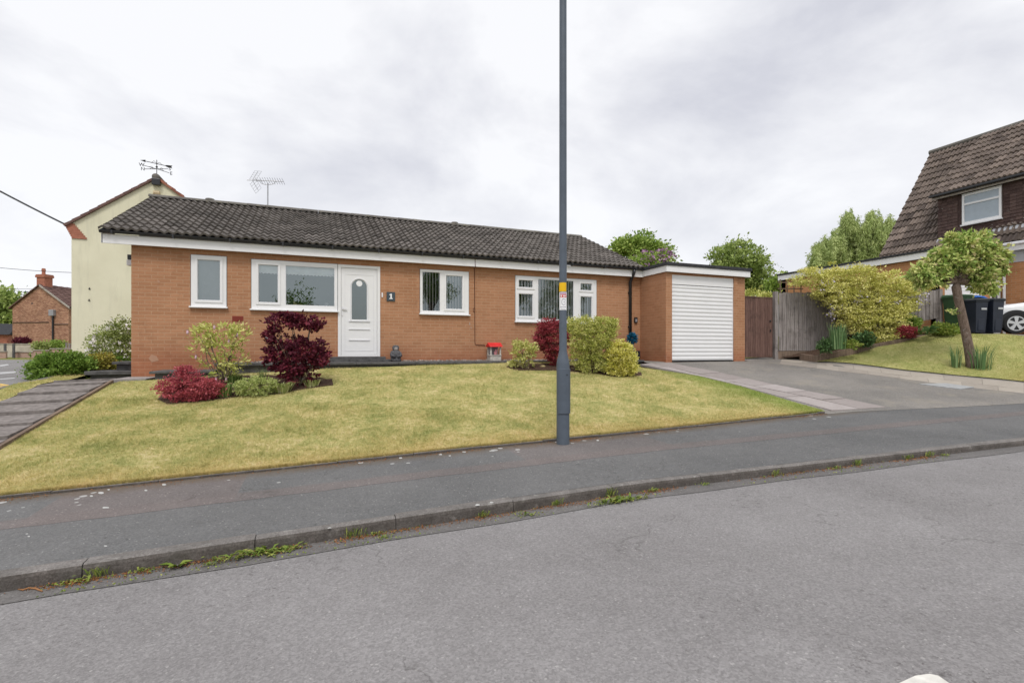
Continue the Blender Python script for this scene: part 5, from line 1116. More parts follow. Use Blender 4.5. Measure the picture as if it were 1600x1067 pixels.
mb = MB(); a = at_d(1527, 470, 15.6); mb.box(x-.2, x+.27, y-.14, y+.19, G(x, y), z-.051); tag(mb.build('recycling_box', 'bin_navy', bevel=.02), 'recycling box stack under the blue lid behind the navy bins', 'box')
# ------------------------------------------------------------------ white car (nose towards -x)
CAR = thing('white_car', 'white small car parked nose-in at the right edge with silver alloy wheels', 'car')
def car_section(x):
    # returns half widths and heights: (z_bottom, z_waist, z_top, w_bottom, w_waist, w_top)
    X = [-1.92, -1.86, -1.72, -1.4, -1.0, -.75, -.2, .4, 1.1, 1.6, 1.85, 1.93]
    X2 = [-1.92, -1.86, -1.72, -1.4, -.8, -.42, .10, .6, 1.1, 1.6, 1.85, 1.93]; zb = np.interp(x, X, [.34, .24, .19, .19, .19, .19, .19, .19, .19, .2, .26, .36]); zt = np.interp(x, X2, [.62, .76, .84, .93, .985, 1.01, 1.38, 1.46, 1.43, 1.25, .95, .62])
    zw = np.interp(x, X, [.55, .68, .78, .86, .93, .96, .97, .98, .99, .97, .85, .58]); wb = np.interp(x, X, [.45, .64, .76, .83, .85, .85, .85, .85, .85, .82, .72, .5])
    ww = np.interp(x, X, [.46, .66, .78, .86, .875, .88, .88, .88, .87, .84, .74, .52]); wt = np.interp(x, X2, [.35, .52, .62, .68, .70, .72, .62, .62, .62, .60, .60, .42])
    return zb, zw, zt, wb, ww, wt
mb = MB(); xs_ = list(np.linspace(-1.92, 1.93, 34)); vs = []; K = 12
for x in xs_:
    zb, zw, zt, wb, ww, wt = car_section(x); zm = (zb+zw)/2
    ring = [(wb*.9, zb), (wb, zb+.05), (ww*1.01, zm), (ww, zw), (wt+(ww-wt)*.35, zw+(zt-zw)*.55), (wt, zt-.03), (wt*.6, zt)]
    vs += [(x, -w_, z_) for w_, z_ in ring]+[(x, w_, z_) for w_, z_ in reversed(ring)]
K = 14; fs = [(i*K+j, i*K+(j+1) % K, (i+1)*K+(j+1) % K, (i+1)*K+j) for i in range(len(xs_)-1) for j in range(K)]+[tuple(range(K))[::-1], tuple(range((len(xs_)-1)*K, len(xs_)*K))]
mb.add(vs, fs); o = mb.build('body', 'car_white', CAR, True); sb = o.modifiers.new('s', 'SUBSURF'); sb.levels = sb.render_levels = 1
def disc(mb, x, z, y, r0, r1, y2=None, seg=32, a0=0, a1=2*math.pi):
    vs = []; y2 = y if y2 is None else y2
    for i in range(seg+1):
        t = a0+(a1-a0)*i/seg; c, s_ = math.cos(t), math.sin(t); vs += [(x+r0*c, y, z+r0*s_), (x+r1*c, y, z+r1*s_), (x+r1*c, y2, z+r1*s_), (x+r0*c, y2, z+r0*s_)]
    fs = []
    for i in range(seg):
        k_ = i*4; m_ = k_+4; fs += [(k_, k_+1, m_+1, m_), (k_+1, k_+2, m_+2, m_+1), (k_+2, k_+3, m_+3, m_+2), (k_+3, k_, m_, m_+3)]
    mb.add(vs, fs)
for wx in (-1.30, 1.25):
    for sy in (-1, 1):
        yo = sy*.895; yi = sy*.70
        mb = MB(); disc(mb, wx, .32, yo, .315, .395, sy*.86, 28, -.12, math.pi+.12); disc(mb, wx, .32, sy*.888, .0, .318, sy*.882, 28); mb.build('arch_trim', 'car_trim', CAR, True).modifiers.new('e', 'EDGE_SPLIT')
        mb = MB(); disc(mb, wx, .31, sy*.905, .215, .305, yi, 36); disc(mb, wx, .31, sy*.913, .235, .285, sy*.904, 36); wl = mb.build('wheel', 'rubber', CAR)
        mb = MB(); disc(mb, wx, .31, sy*.912, .195, .222, sy*.85, 36); disc(mb, wx, .31, sy*.915, .0, .052, sy*.87, 20)
        for k_ in range(5):
            t = math.pi/2+2*math.pi*k_/5; c, s_ = math.cos(t), math.sin(t); pts = []
            for (r_, h_) in ((.045, .030), (.12, .042), (.20, .055), (.20, -.055), (.12, -.042), (.045, -.030)): pts.append((wx+r_*c-h_*s_, .31+r_*s_+h_*c))
            mb.prism_y(pts, sy*.914 if sy < 0 else sy*.88, sy*.88 if sy < 0 else sy*.914)
        mb.build('rim', 'alloy', wl)
        mb = MB(); disc(mb, wx, .31, sy*.89, 0, .21, sy*.886, 30); mb.build('brake_disc', 'black', wl)
for sy in (-1, 1):
    mb = MB(); mb.lathe([(.02, -.03), (.08, -.02), (.095, .0), (.08, .03), (.02, .05)], 0, 0, 18, axis='y')
    v = [(-1.70+p[0]*.55+abs(p[1])*.2, sy*(.70+p[1]*.5), .70+p[2]*1.0) for p in mb.v]; m2 = MB(); m2.add(v, mb.f); m2.build('headlight', 'steel', CAR, True)
    mb = MB(); mb.box(-1.64, 1.64, sy*.872-.012, sy*.872+.012, .19, .30); mb.build('sill_trim', 'car_trim', CAR, bevel=.01)
    mb = MB(); mb.add([(-.32, sy*.86, 1.0), (1.45, sy*.86, 1.0), (1.25, sy*.70, 1.36), (.10, sy*.70, 1.34)], [(0, 1, 2, 3)]); mb.build('side_window', 'gloss_dark', CAR)
mb = MB(); mb.add([(-.43, -.68, 1.03), (-.43, .68, 1.03), (.06, .60, 1.385), (.06, -.60, 1.385)], [(0, 1, 2, 3)]); mb.build('windscreen', 'gloss_dark', CAR)
mb = MB(); mb.box(-1.935, -1.88, -.40, .40, .30, .50); mb.box(-1.90, -1.80, -.62, .62, .20, .27); mb.build('front_grille', 'car_trim', CAR, bevel=.015)
a = gp(1588, 523); rot = math.radians(-41)
CAR.rotation_euler = (0, 0, rot); wp = Vector((-1.30, -.90, 0)); c, s_ = math.cos(rot), math.sin(rot)
CAR.location = (a[0]-(wp.x*c-wp.y*s_), a[1]-(wp.x*s_+wp.y*c), a[2]+.03)
# ------------------------------------------------------------------ shrubs of the front garden
def shrub(name, label, cat, pxbox, base, mat, blobs, ncl, per, spread, size, aspect=.6, inner=.4, stems=None, up=.25, D=None, group=None, depthf=.8, floor=True, stemr=.012, stemmat='bark', flat=.6):
    """blobs in units of the picture box: (u 0..1 left-right, v 0..1 bottom-top, ru, rv)"""
    g_ = gp(*base) if D is None else at_d(base[0], base[1], D); Dd = depth(g_); x0, x1, y0, y1 = pxbox
    T = thing(name, label, cat, g_, group); W = (x1-x0)/F*Dd; Hh = (y1-y0)/F*Dd; bl = []
    for b in blobs:
        u, v, ru, rv = b[:4]; p = at_d(x0+(x1-x0)*u, y1-(y1-y0)*v, Dd); dd = (b[4] if len(b) > 4 else 0)*W
        p = (p[0]+SN*dd, p[1]+CC*dd, p[2]); bl.append((p[0], p[1], p[2], ru*W, ru*W*depthf, rv*Hh))
    f = foliage('foliage', mat, T, bl, ncl, per, spread, size, aspect, up, inner, (g_[2]+.01) if floor else None, flat=flat)
    if stems:
        tips = []
        for i in range(stems): b = bl[i % len(bl)]; tips.append((b[0]+random.uniform(-.7, .7)*b[3], b[1]+random.uniform(-.7, .7)*b[4], b[2]+random.uniform(-.2, .6)*b[5]))
        branches(T, (g_[0], g_[1], g_[2]-.03), tips, stemr, stemmat, 'stem', .03, 5)
    return T, bl, g_
shrub('low_red_maple', 'low spreading crimson japanese maple at the left end of the front bed', 'shrub', (253, 342, 572, 630), (298, 626), 'lf_redlow', [(.5, .34, .47, .32), (.2, .46, .2, .22), (.82, .44, .18, .26), (.46, .66, .26, .2), (.40, .84, .10, .16), (.6, .2, .3, .2)], 430, 30, .045, .034, .45, .35, 8, 0, flat=.28)
T, bl, g_ = shrub('magnolia_shrub', 'open twiggy magnolia with yellow green leaves and a few pink flowers', 'shrub', (300, 390, 503, 592), (352, 604), 'lf_magnolia', [(.5, .85, .46, .15), (.2, .7, .17, .25), (.8, .72, .18, .22), (.5, .55, .3, .25), (.25, .35, .15, .15), (.72, .32, .22, .2), (.6, .08, .2, .12)], 190, 9, .045, .075, .38, .3, 16, .5, stemr=.014)
for i in range(8):
    b = bl[random.randrange(len(bl))]; c = Vector((b[0]+random.uniform(-1, 1)*b[3], b[1]-b[4]*.6, b[2]+random.uniform(-1, .8)*b[5])); mb = MB()
    mb.lathe([(.004, -.02), (.018, 0), (.02, .02), (.012, .05), (.022, .065)], 0, 0, 6); mb.v = [(c.x+q[0], c.y+q[1], c.z+q[2]) for q in mb.v]; mb.build('flower', 'flower_pink', T)
shrub('purple_smoke_bush', 'dark burgundy smoke bush in front of the big window wall', 'shrub', (411, 512, 489, 602), (466, 604), 'lf_purple', [(.32, .91, .26, .08), (.60, .88, .26, .09), (.78, .83, .12, .06), (.16, .70, .15, .10), (.36, .63, .22, .07), (.28, .42, .26, .17), (.70, .47, .28, .17), (.86, .42, .14, .16), (.45, .26, .32, .12), (.55, .10, .26, .09)], 430, 19, .04, .055, .75, .45, 14, .1, stemr=.018)
shrub('variegated_mound', 'low rounded pale green variegated mound in the front bed', 'shrub', (371, 432, 588, 619), (402, 617), 'lf_mound', [(.5, .45, .48, .48)], 420, 18, .02, .026, .6, .75)
shrub('yellow_euonymus', 'small open yellow green euonymus at the left end of the right bed', 'shrub', (795, 842, 532, 580), (822, 577), 'lf_pale', [(.5, .65, .42, .33), (.3, .85, .2, .14), (.75, .7, .22, .25), (.15, .3, .14, .14), (.55, .3, .3, .22)], 190, 14, .035, .045, .6, .3, 10, .4)
shrub('red_maple_ball', 'rounded dark red japanese maple behind the lamp post', 'shrub', (834, 896, 496, 572), (868, 572), 'lf_red', [(.5, .58, .47, .36), (.45, .82, .36, .17), (.55, .22, .26, .2), (.2, .5, .2, .2)], 460, 32, .05, .040, .5, .4, 10, 0, flat=.3)
shrub('clipped_privet', 'square clipped yellow green privet shrub right of the lamp post', 'shrub', (886, 966, 494, 584), (925, 583), 'lf_privet', [(.32, .80, .32, .19), (.72, .80, .28, .19), (.5, .62, .46, .24), (.35, .4, .30, .25), (.62, .4, .30, .25), (.5, .16, .34, .18), (.88, .86, .12, .12), (.1, .84, .1, .12)], 1300, 24, .038, .034, .55, .6, 16, .4)
shrub('golden_euonymus', 'round golden variegated euonymus at the right end of the right bed', 'shrub', (945, 996, 532, 589), (972, 588), 'lf_gold', [(.48, .62, .44, .38), (.62, .35, .38, .34), (.4, .25, .36, .25)], 700, 24, .032, .036, .62, .6, 6, .3)
def blades(name, label, cat, base, k, h, spread, mat, lean=.5, w=.012, D=None, group=None, z=None):
    g_ = gp(*base) if D is None else at_d(base[0], base[1], D)
    if z is not None: g_ = (g_[0], g_[1], z)
    V = []
    for i in range(k):
        a = random.uniform(0, 6.28); r = random.random()**.7*spread; b = Vector((g_[0]+r*math.cos(a), g_[1]+r*math.sin(a), g_[2]-.01)); hh = h*random.uniform(.55, 1.1); o_ = Vector((math.cos(a), math.sin(a), 0))*lean*hh*random.uniform(.3, 1.2)
        s_ = Vector((-math.sin(a+random.uniform(-1, 1)), math.cos(a), 0))*w*random.uniform(.6, 1.2); mid = b+o_*.35+Vector((0, 0, hh*.62)); tip = b+o_+Vector((0, 0, hh*(.9 if lean < .6 else .65)))
        V.append([b-s_, b+s_, mid+s_*.8, mid-s_*.8]); V.append([mid-s_*.8, mid+s_*.8, tip+s_*.1, tip-s_*.1])
    o = fastmesh(name, np.array([[tuple(p) for p in q] for q in V]), 4, mat, None, np.repeat(RS.rand(k), 2), g_); return tag(o, label, cat, group)
blades('strap_leaf_clump', 'cream and green strappy clump right of the low green mound', 'plant', (441, 614), 150, .30, .11, 'lf_strap', .9)
blades('strap_leaf_clump', 'small strappy clump of pale leaves below the burgundy smoke bush', 'plant', (487, 604), 90, .22, .12, 'lf_strap', .9)
blades('ornamental_grass', 'yellow green grassy clump between the low red maple and the green mound', 'plant', (350, 621), 170, .36, .10, 'lf_grassy', .6, .008)
blades('ornamental_grass', 'leafy grassy clump at the foot of the twiggy magnolia', 'plant', (365, 603), 150, .34, .12, 'lf_grassy', .6, .012)
blades('ornamental_grass', 'fine upright grass tuft behind the green mound', 'plant', (410, 590), 60, .22, .10, 'lf_grassy', .3, .004)
mb = MB(); g_ = gp(361, 598)
for i in range(5): x = g_[0]+i*.035-.05; mb.lathe([(.03, g_[2]), (.05, g_[2]+.03), (.03, g_[2]+.06)], x, g_[1]+random.uniform(-.04, .04), 7)
tag(mb.build('garden_stone', 'terracotta'), 'small reddish stones in the front bed beside the magnolia', 'stone')
mb = MB(); g_ = gp(296, 571); mb.lathe([(.008, g_[2]), (.008, g_[2]+.0)], 0, 0, 6) if False else None
# ------------------------------------------------------------------ left side planting
shrub('green_hedge_shrub', 'dense rounded dark green shrub at the end of the grass verge', 'shrub', (54, 138, 551, 598), (92, 596), 'lf_green', [(.5, .5, .46, .48), (.25, .48, .25, .38), (.75, .55, .25, .42)], 620, 20, .055, .06, .5, .5, 5, D=10.6)
shrub('golden_barberry', 'low bush with yellow and bronze leaves left of the stone steps', 'shrub', (126, 178, 553, 590), (152, 588), 'lf_gold_dark', [(.5, .5, .48, .46), (.75, .7, .25, .28)], 240, 16, .05, .05, .6, .4, 5, D=11.2)
T, bl, g_ = shrub('white_flowering_shrub', 'tall shrub with white blossom against the cream house', 'shrub', (143, 215, 496, 576), (185, 580), 'lf_rhodo', [(.45, .45, .42, .36), (.72, .72, .28, .26), (.3, .5, .26, .3), (.85, .35, .24, .34), (.5, .15, .45, .16)], 480, 16, .06, .065, .42, .5, 12, D=13.2)
P, O, _ = crown(bl, 120, 7, .03, .85); fastmesh('blossom', leaves(P, .06, .9, .2, out=O), 4, 'flower_white', T)
shrub('low_green_shrub', 'low dark green shrub behind the steps beside the white flowering shrub', 'shrub', (160, 205, 556, 580), (190, 578), 'lf_green', [(.5, .5, .5, .45)], 140, 14, .05, .055, .5, .5, D=12.9)
shrub('burgundy_hedge', 'clipped burgundy hedge on top of the pale boundary wall', 'hedge', (22, 46, 528, 537), (34, 537), 'lf_purple', [(.28, .5, .28, .5), (.5, .5, .3, .5), (.72, .5, .28, .5)], 260, 10, .08, .10, .7, .5, D=40.5, depthf=.3)
shrub('pale_garden_shrub', 'pale green shrub behind the stepped pink garden wall', 'shrub', (54, 72, 535, 549), (63, 546), 'lf_rhodo', [(.5, .5, .5, .5)], 120, 10, .12, .13, .6, .5, D=38, floor=False)
shrub('dark_garden_shrub', 'rounded green shrub in front of the brick cottage', 'shrub', (72, 99, 532, 547), (86, 546), 'lf_tree', [(.5, .45, .5, .5)], 200, 10, .12, .12, .6, .5, D=39, floor=False)
# ------------------------------------------------------------------ climber, raised bed planting
T = thing('variegated_climber', 'large golden variegated climber with pale lilac flowers covering the timber fence', 'climber', (15.3, 10.4, 1.9))
bl = []
for (px, py, rx, rz, dd) in ((1260, 432, 20, 14, 0), (1300, 440, 32, 24, 0), (1345, 440, 36, 27, -.1), (1390, 450, 34, 30, -.1), (1330, 470, 44, 26, -.15), (1385, 485, 40, 28, -.2), (1362, 510, 32, 22, -.25), (1420, 462, 18, 26, -.05), (1400, 500, 24, 22, -.2), (1335, 496, 26, 22, -.2), (1300, 462, 30, 18, -.05), (1375, 525, 22, 12, -.3), (1440, 440, 14, 14, 0)):
    u = (px-CX)/F; D = 15.1+dd; p = at_d(px, py, D); bl.append((p[0], p[1], p[2], rx*D/F, .34, rz*D/F))
P, O, T_ = crown(bl, 950, 46, .105, .5, .26); P[:, 2] += 0; fastmesh('foliage', leaves(P, .07, .42, .0, out=O), 4, 'lf_climber', T, T_)
mb = MB(); mb.tube([(15.0, 10.45, 1.9), (15.1, 10.4, 2.6), (15.4, 10.35, 3.2)], [.04, .035, .02], 7); mb.tube([(15.05, 10.45, 2.2), (14.6, 10.5, 2.9), (14.2, 10.7, 3.3)], [.03, .025, .015], 6); mb.build('stem', 'bark', T)
FP = []
for (px, py) in ((1301, 445), (1313, 462), (1315, 480), (1298, 490), (1378, 466), (1346, 465), (1402, 472), (1438, 468), (1285, 448), (1340, 470), (1302, 485), (1448, 464)):
    c = np.array(at_d(px, py, 14.68)); FP.append(c+RS.randn(16, 3)*np.array([.06, .03, .09]))
fastmesh('blossom', leaves(np.concatenate(FP), .055, .8, -.3), 4, 'flower_pale_lilac', T)
blades('spiky_plant', 'tall upright spiky green plant at the left end of the raised bed', 'plant', (1310, 545), 150, .78, .20, 'lf_iris', .16, .014, D=14.0)
shrub('dark_green_plant', 'dark leafy plant at the left corner of the raised bed', 'plant', (1278, 1302, 531, 550), (1290, 549), 'lf_dark', [(.5, .5, .5, .5)], 70, 12, .04, .06, .6, .4, D=14.1, floor=False)
shrub('dark_green_plant', 'dark leafy plant under the middle of the climber', 'plant', (1336, 1366, 520, 541), (1350, 538), 'lf_dark', [(.5, .5, .5, .5)], 90, 12, .05, .07, .6, .4, D=14.2, floor=False)
shrub('bright_green_plant', 'small bright green leafy plant beside the spiky plant', 'plant', (1322, 1344, 532, 545), (1333, 544), 'lf_weed', [(.5, .5, .5, .5)], 50, 10, .04, .06, .6, .4, D=13.9, floor=False)
shrub('red_leaf_plant', 'low plant with dark red leaves in the raised bed', 'plant', (1403, 1431, 511, 527), (1417, 526), 'lf_red', [(.5, .5, .5, .5)], 90, 12, .04, .06, .6, .4, D=14.4, floor=False)
T = thing('hosta', 'broad leaved hosta in the raised bed right of the red leaved plant', 'plant', at_d(1446, 527, 14.2)); c = np.array(at_d(1446, 523, 14.2)); V = []
for i in range(46):
    a = random.uniform(0, 6.28); r = random.uniform(.08, .28); b = c+np.array([r*.4*math.cos(a), r*.4*math.sin(a), random.uniform(0, .15)]); e = b+np.array([r*math.cos(a), r*math.sin(a), random.uniform(-.02, .12)]); s_ = np.array([-math.sin(a), math.cos(a), 0])*.06; m_ = (b+e)/2+np.array([0, 0, .05]); V.append([b, m_+s_, e, m_-s_])
fastmesh('foliage', np.array(V), 4, 'lf_iris', T)
shrub('ground_cover', 'low bright green ground cover spilling over the upper end of the raised bed', 'plant', (1456, 1496, 504, 524), (1476, 521), 'lf_weed', [(.5, .4, .5, .4), (.25, .6, .25, .3)], 170, 12, .05, .06, .6, .4, D=14.4, floor=False)
shrub('upright_green_plant', 'green plant against the fence above the hosta', 'plant', (1412, 1436, 496, 516), (1424, 514), 'lf_tree', [(.5, .5, .5, .5)], 70, 12, .05, .07, .6, .4, D=14.8, floor=False)
# small lawn tree with a leaning trunk
g_ = gp(1516, 575); Dt = depth(g_); T = thing('small_lawn_tree', 'small mop headed tree with a thick leaning trunk on the right lawn', 'tree', g_)
pth = [(a_, b_, c_*.62*Dt/F) for a_, b_, c_ in [(1518, 578, 12.5), (1517, 566, 10.5), (1514, 545, 9.8), (1508, 515, 9.5), (1503, 492, 9.2), (1497, 466, 9), (1494, 448, 9.5), (1494, 434, 9)]]
mb = MB(); mb.tube([at_d(px, py, Dt) for px, py, r in pth], [r for *_, r in pth], 14); tr = mb.build('trunk', 'bark', T, True)
bl = []
for (px, py, rx, rz) in ((1505, 385, 26, 20), (1530, 398, 26, 22), (1490, 408, 24, 18), (1465, 416, 20, 16), (1448, 432, 15, 12), (1552, 402, 20, 20), (1562, 420, 12, 12), (1520, 425, 28, 12), (1525, 372, 18, 12), (1542, 446, 16, 12), (1530, 436, 14, 14), (1470, 434, 14, 12), (1488, 378, 10, 12), (1470, 398, 9, 9), (1434, 428, 15, 13), (1444, 445, 12, 8)):
    p = at_d(px, py, Dt); bl.append((p[0], p[1], p[2], rx*Dt/F*.84, rx*Dt/F*.84, rz*Dt/F))
branches(tr, at_d(1494, 440, Dt), [(b[0]*1, b[1], b[2]) for b in bl]+[(b[0]+.2, b[1]+.15, b[2]+.1) for b in bl], .07, 'bark', 'limb', .05)
foliage('crown', 'lf_crab', T, bl, 560, 28, .06, .10, .5, -.35, .3)
P, O, T_ = crown([(at_d(1492, 487, Dt-.1)+(.18, .1, .06)), (at_d(1484, 485, Dt-.1)+(.1, .1, .05))], 10, 6, .03); fastmesh('sprout', leaves(P, .07, .45, .1), 4, 'lf_crab', T)
blades('iris_clump', 'tall narrow green blades left of the lawn tree trunk', 'plant', (1493, 575), 42, .62, .11, 'lf_iris', .22, .012)
blades('iris_clump', 'blue green blades right of the lawn tree trunk', 'plant', (1532, 577), 80, .66, .20, 'lf_iris', .28, .012)
# ------------------------------------------------------------------ trees in the background
def tree(name, label, D, blobs, mat, ncl, per, spread, size, base, hang=0, aspect=.55, trunk=.18, inner=.45, up=.15):
    g_ = at_d(base[0], base[1], D); gz = G(g_[0], g_[1]); T = thing(name, label, 'tree', (g_[0], g_[1], gz)); bl = []
    for (px, py, rx, rz) in blobs: p = at_d(px, py, D+random.uniform(-.5, .5)); bl.append((p[0], p[1], p[2], rx*D/F, rx*D/F*.9, rz*D/F))
    top = max(bl, key=lambda b: b[2]); mb = MB(); mb.tube([(g_[0], g_[1], gz-.2), (g_[0], g_[1], (gz+top[2])/2), (top[0], top[1], top[2])], [trunk, trunk*.75, trunk*.25], 8)
    tr = mb.build('trunk', 'bark', T, True); branches(tr, (g_[0], g_[1], gz+(bl[0][2]-gz)*.4), [(b[0], b[1], b[2]+b[5]*.4) for b in bl], trunk*.5, 'bark', 'limb', .1)
    foliage('crown', mat, T, bl, ncl, per, spread, size, aspect, up, inner); return T, bl
tree('round_tree', 'dark green tree rising behind the right end of the bungalow roof', 27, [(985, 388, 26, 18), (1012, 395, 26, 20), (1030, 392, 14, 12), (975, 385, 16, 8), (1000, 378, 20, 14), (1035, 402, 16, 14), (965, 390, 12, 8)], 'lf_tree', 210, 46, .19, .16, (1005, 540), inner=.2)
T, bl = tree('lilac_bush', 'lilac bush with purple blossom above the flat garage roof', 21, [(1005, 412, 26, 12), (1030, 406, 18, 10), (1015, 425, 30, 14)], 'lf_tree', 260, 16, .12, .11, (1015, 545), trunk=.08)
P, O, _ = crown([(b[0], b[1]-.1, b[2]+.12, b[3], b[4], b[5]) for b in bl], 55, 12, .09, .8); fastmesh('blossom', leaves(P, .12, .8, .3, out=O), 4, 'flower_lilac', T)
tree('maple_tree', 'broad round headed tree behind the garage roof and gate', 34, [(1150, 405, 36, 24), (1175, 420, 32, 30), (1128, 405, 20, 16), (1150, 388, 22, 12), (1190, 440, 22, 20), (1165, 445, 30, 20), (1145, 430, 30, 20), (1197, 462, 14, 14)], 'lf_tree2', 330, 42, .24, .19, (1160, 545), inner=.15)
tree('small_bushy_tree', 'small dark bushy tree in the gap left of the neighbour garage', 28, [(1214, 450, 12, 14), (1222, 440, 8, 10), (1206, 455, 8, 8)], 'lf_tree', 130, 14, .15, .18, (1214, 545), trunk=.08)
tree('thin_sapling', 'thin bare sapling showing above the garage roof near the gate', 30, [(1210, 425, 6, 14)], 'lf_far', 14, 5, .15, .10, (1211, 545), trunk=.04)
tree('low_yellow_shrub', 'yellow green shrub showing over the top of the brown gate', 19, [(1178, 462, 16, 9), (1198, 466, 14, 7), (1212, 468, 12, 6)], 'lf_privet', 130, 14, .09, .09, (1190, 545), trunk=.04)
# weeping willows
def willow(label, D, spans, base, ns):
    g_ = at_d(base[0], base[1], D); gz = G(g_[0], g_[1]); T = thing('willow_tree', label, 'tree', (g_[0], g_[1], gz), 'willow trees behind the fence'); P = []; tn = []
    for i in range(ns):
        px, py0, wpx, ln = spans[random.randrange(len(spans))]; f0 = random.random()**1.3; q = px+random.gauss(0, 1)*(2.5+wpx*1.05*f0**.6); top = py0+ln*.78*f0+abs(q-px)*.25+random.gauss(0, 4); dd = random.gauss(0, 1.2); l = random.uniform(10, 30); k_ = int(l/.9)+2
        t0 = random.random()*.7+.15; dr_ = random.gauss(0, .12)
        for j in range(k_):
            f = j/k_; p = at_d(q+dr_*l*f+random.gauss(0, .35), top+l*f, D+dd); P.append(p); tn.append(t0+random.gauss(0, .12))
    P = np.array(P); P = np.repeat(P, 3, 0)+RS.randn(len(P)*3, 3)*.07; fastmesh('crown', leaves(P, .30, .20, 0, 1.6), 4, 'lf_willow', T, np.repeat(tn, 3))
    mb = MB(); tips = [at_d(s_[0], s_[1]+10, D) for s_ in spans]; mb.tube([(g_[0], g_[1], gz-.2), (g_[0], g_[1], gz+3), tips[0]], [.4, .3, .08], 8); tr = mb.build('trunk', 'bark', T, True); branches(tr, (g_[0], g_[1], gz+2.5), tips, .15, 'bark', 'limb', .2); return T
willow('left weeping willow, the lowest crown of the group behind the fence', 44, [(1290, 372, 12, 50), (1305, 366, 10, 50), (1278, 382, 5, 44)], (1292, 540), 260)
willow('middle weeping willow with the two tallest tips behind the fence', 46, [(1326, 330, 10, 90), (1318, 350, 12, 70), (1340, 352, 12, 70)], (1328, 540), 420)
willow('right weeping willow partly behind the brown tiled roof', 45, [(1361, 330, 10, 90), (1375, 345, 14, 70), (1392, 342, 10, 70), (1352, 348, 10, 70)], (1370, 540), 420)
tree('far_tree', 'dark green tree at the far left edge behind the brick cottage', 62, [(4, 475, 16, 22), (-14, 480, 20, 24), (8, 500, 12, 20), (-8, 510, 20, 16)], 'lf_tree2', 240, 14, .8, .62, (0, 545), trunk=.3)
tree('far_tree', 'paler grey green tree between the far left tree and the cottage gable', 75, [(30, 478, 15, 12), (22, 488, 12, 12), (45, 474, 10, 9)], 'lf_far', 130, 10, 1.0, .5, (30, 545), trunk=.25)
# small glass roof showing beyond the gate
T = thing('greenhouse', 'pale greenhouse roof just showing above the right end of the brown gate', 'greenhouse', (16.5, 22, 1.3)); a = at_d(1202, 461, 20); b = at_d(1226, 459, 20)
mb = MB(); mb.slab([(a[0], a[1]), (b[0], b[1]), (b[0], b[1]+2), (a[0], a[1]+2)], 1.2, a[2]-.12); mb.build('wall', 'grey_panel', T); mb = MB(); mb.slab([(a[0]-.1, a[1]-.1), (b[0]+.1, b[1]-.1), (b[0]+.1, b[1]+2.1), (a[0]-.1, a[1]+2.1)], a[2]-.118, [a[2]-.05, b[2]-.05, b[2]+.15, a[2]+.15]); mb.build('roof', 'patch_grey', T)
# ------------------------------------------------------------------ overhead wires
def wire(label, a, b, sag, r):
    pts = []; A, B_ = Vector(a), Vector(b)
    for i in range(17): f = i/16; p = A.lerp(B_, f); p.z -= sag*4*f*(1-f); pts.append(p)
    mb = MB(); mb.tube(pts, r, 5); tag(mb.build('overhead_cable', 'black'), label, 'cable')
wire('thick black overhead cable running to the eaves of the cream house', (-9.5, 25.0, 6.55), at_d(-420, 50, 17), .25, .035)
wire('thin overhead wire above the chimney of the brick cottage', at_d(114, 426, 40), at_d(-200, 388, 40), .35, .02)
wire('lower thin overhead wire crossing the chimney of the brick cottage', at_d(114, 450, 44), at_d(-200, 440, 42), .3, .016)
# ------------------------------------------------------------------ weeds, moss, litter in the gutter
def kp(px, off=-.03):
    """point on the gutter at the foot of the kerb under picture column px"""
    u = (px-CX)/F; k_ = (CC*u+SN)/(CC-SN*u); s_ = 4.1*k_
    for _ in range(12): s_ = (nk(s_)+off)*k_
    n_ = nk(s_)+off; return (s_, n_, road_z(s_)+.004)
def weed(label, px, off, kind, size):
    p = kp(px, off); V = []; k_ = {'leafy': 34, 'rosette': 9, 'tuft': 40, 'clump': 170}[kind]
    for i in range(k_):
        a = random.uniform(0, 6.28); 
        if kind == 'tuft': l = size*random.uniform(.5, 1.1); w_ = .003; r = .35; z = .8
        elif kind == 'rosette': l = size*random.uniform(.8, 1.1); w_ = .016*size/.1; r = .85; z = .35; a = i*.7+random.uniform(-.2, .2)
        else: l = size*random.uniform(.25, .65); w_ = .13*l; r = .75; z = random.uniform(.15, .8)
        sp_ = {'leafy': size*.42, 'rosette': .005, 'tuft': size*.22, 'clump': size*.7}[kind]
        b = np.array([p[0]+random.gauss(0, sp_*1.2), p[1]+random.gauss(0, min(sp_*.5, .03)), p[2]]); b[1] = min(b[1], nk(b[0])-.004); d_ = np.array([math.cos(a)*r, -abs(math.sin(a))*r if random.random() < .6 else math.sin(a)*r*.3, z])*l; s_ = np.array([-math.sin(a), math.cos(a), 0])*w_
        V.append([b, b+d_*.55+s_+np.array([0, 0, .01]), b+d_*np.array([1, 1, .8]), b+d_*.55-s_+np.array([0, 0, .01])])
    o = fastmesh('weed', np.array(V), 4, 'lf_weed', None, None, p); tag(o, label, 'weed', 'weeds growing in the gutter along the kerb')
weed('low leafy weed in the gutter near the left edge of the picture', 120, -.03, 'leafy', .12)
weed('tall thin weed against the kerb left of the broad leaved rosette', 155, -.01, 'tuft', .13)
weed('pair of small leafy weeds left of the broad leaved rosette', 225, -.02, 'leafy', .09)
weed('broad leaved dandelion rosette against the kerb', 277, -.02, 'rosette', .12)
weed('small weed on the gutter line just right of the broad leaved rosette', 330, -.10, 'leafy', .08)
weed('largest bright green weed clump, spreading beside the kerb', 415, -.05, 'clump', .17)
weed('upright seedling weed at the kerb right of the largest clump', 552, -.01, 'tuft', .14)
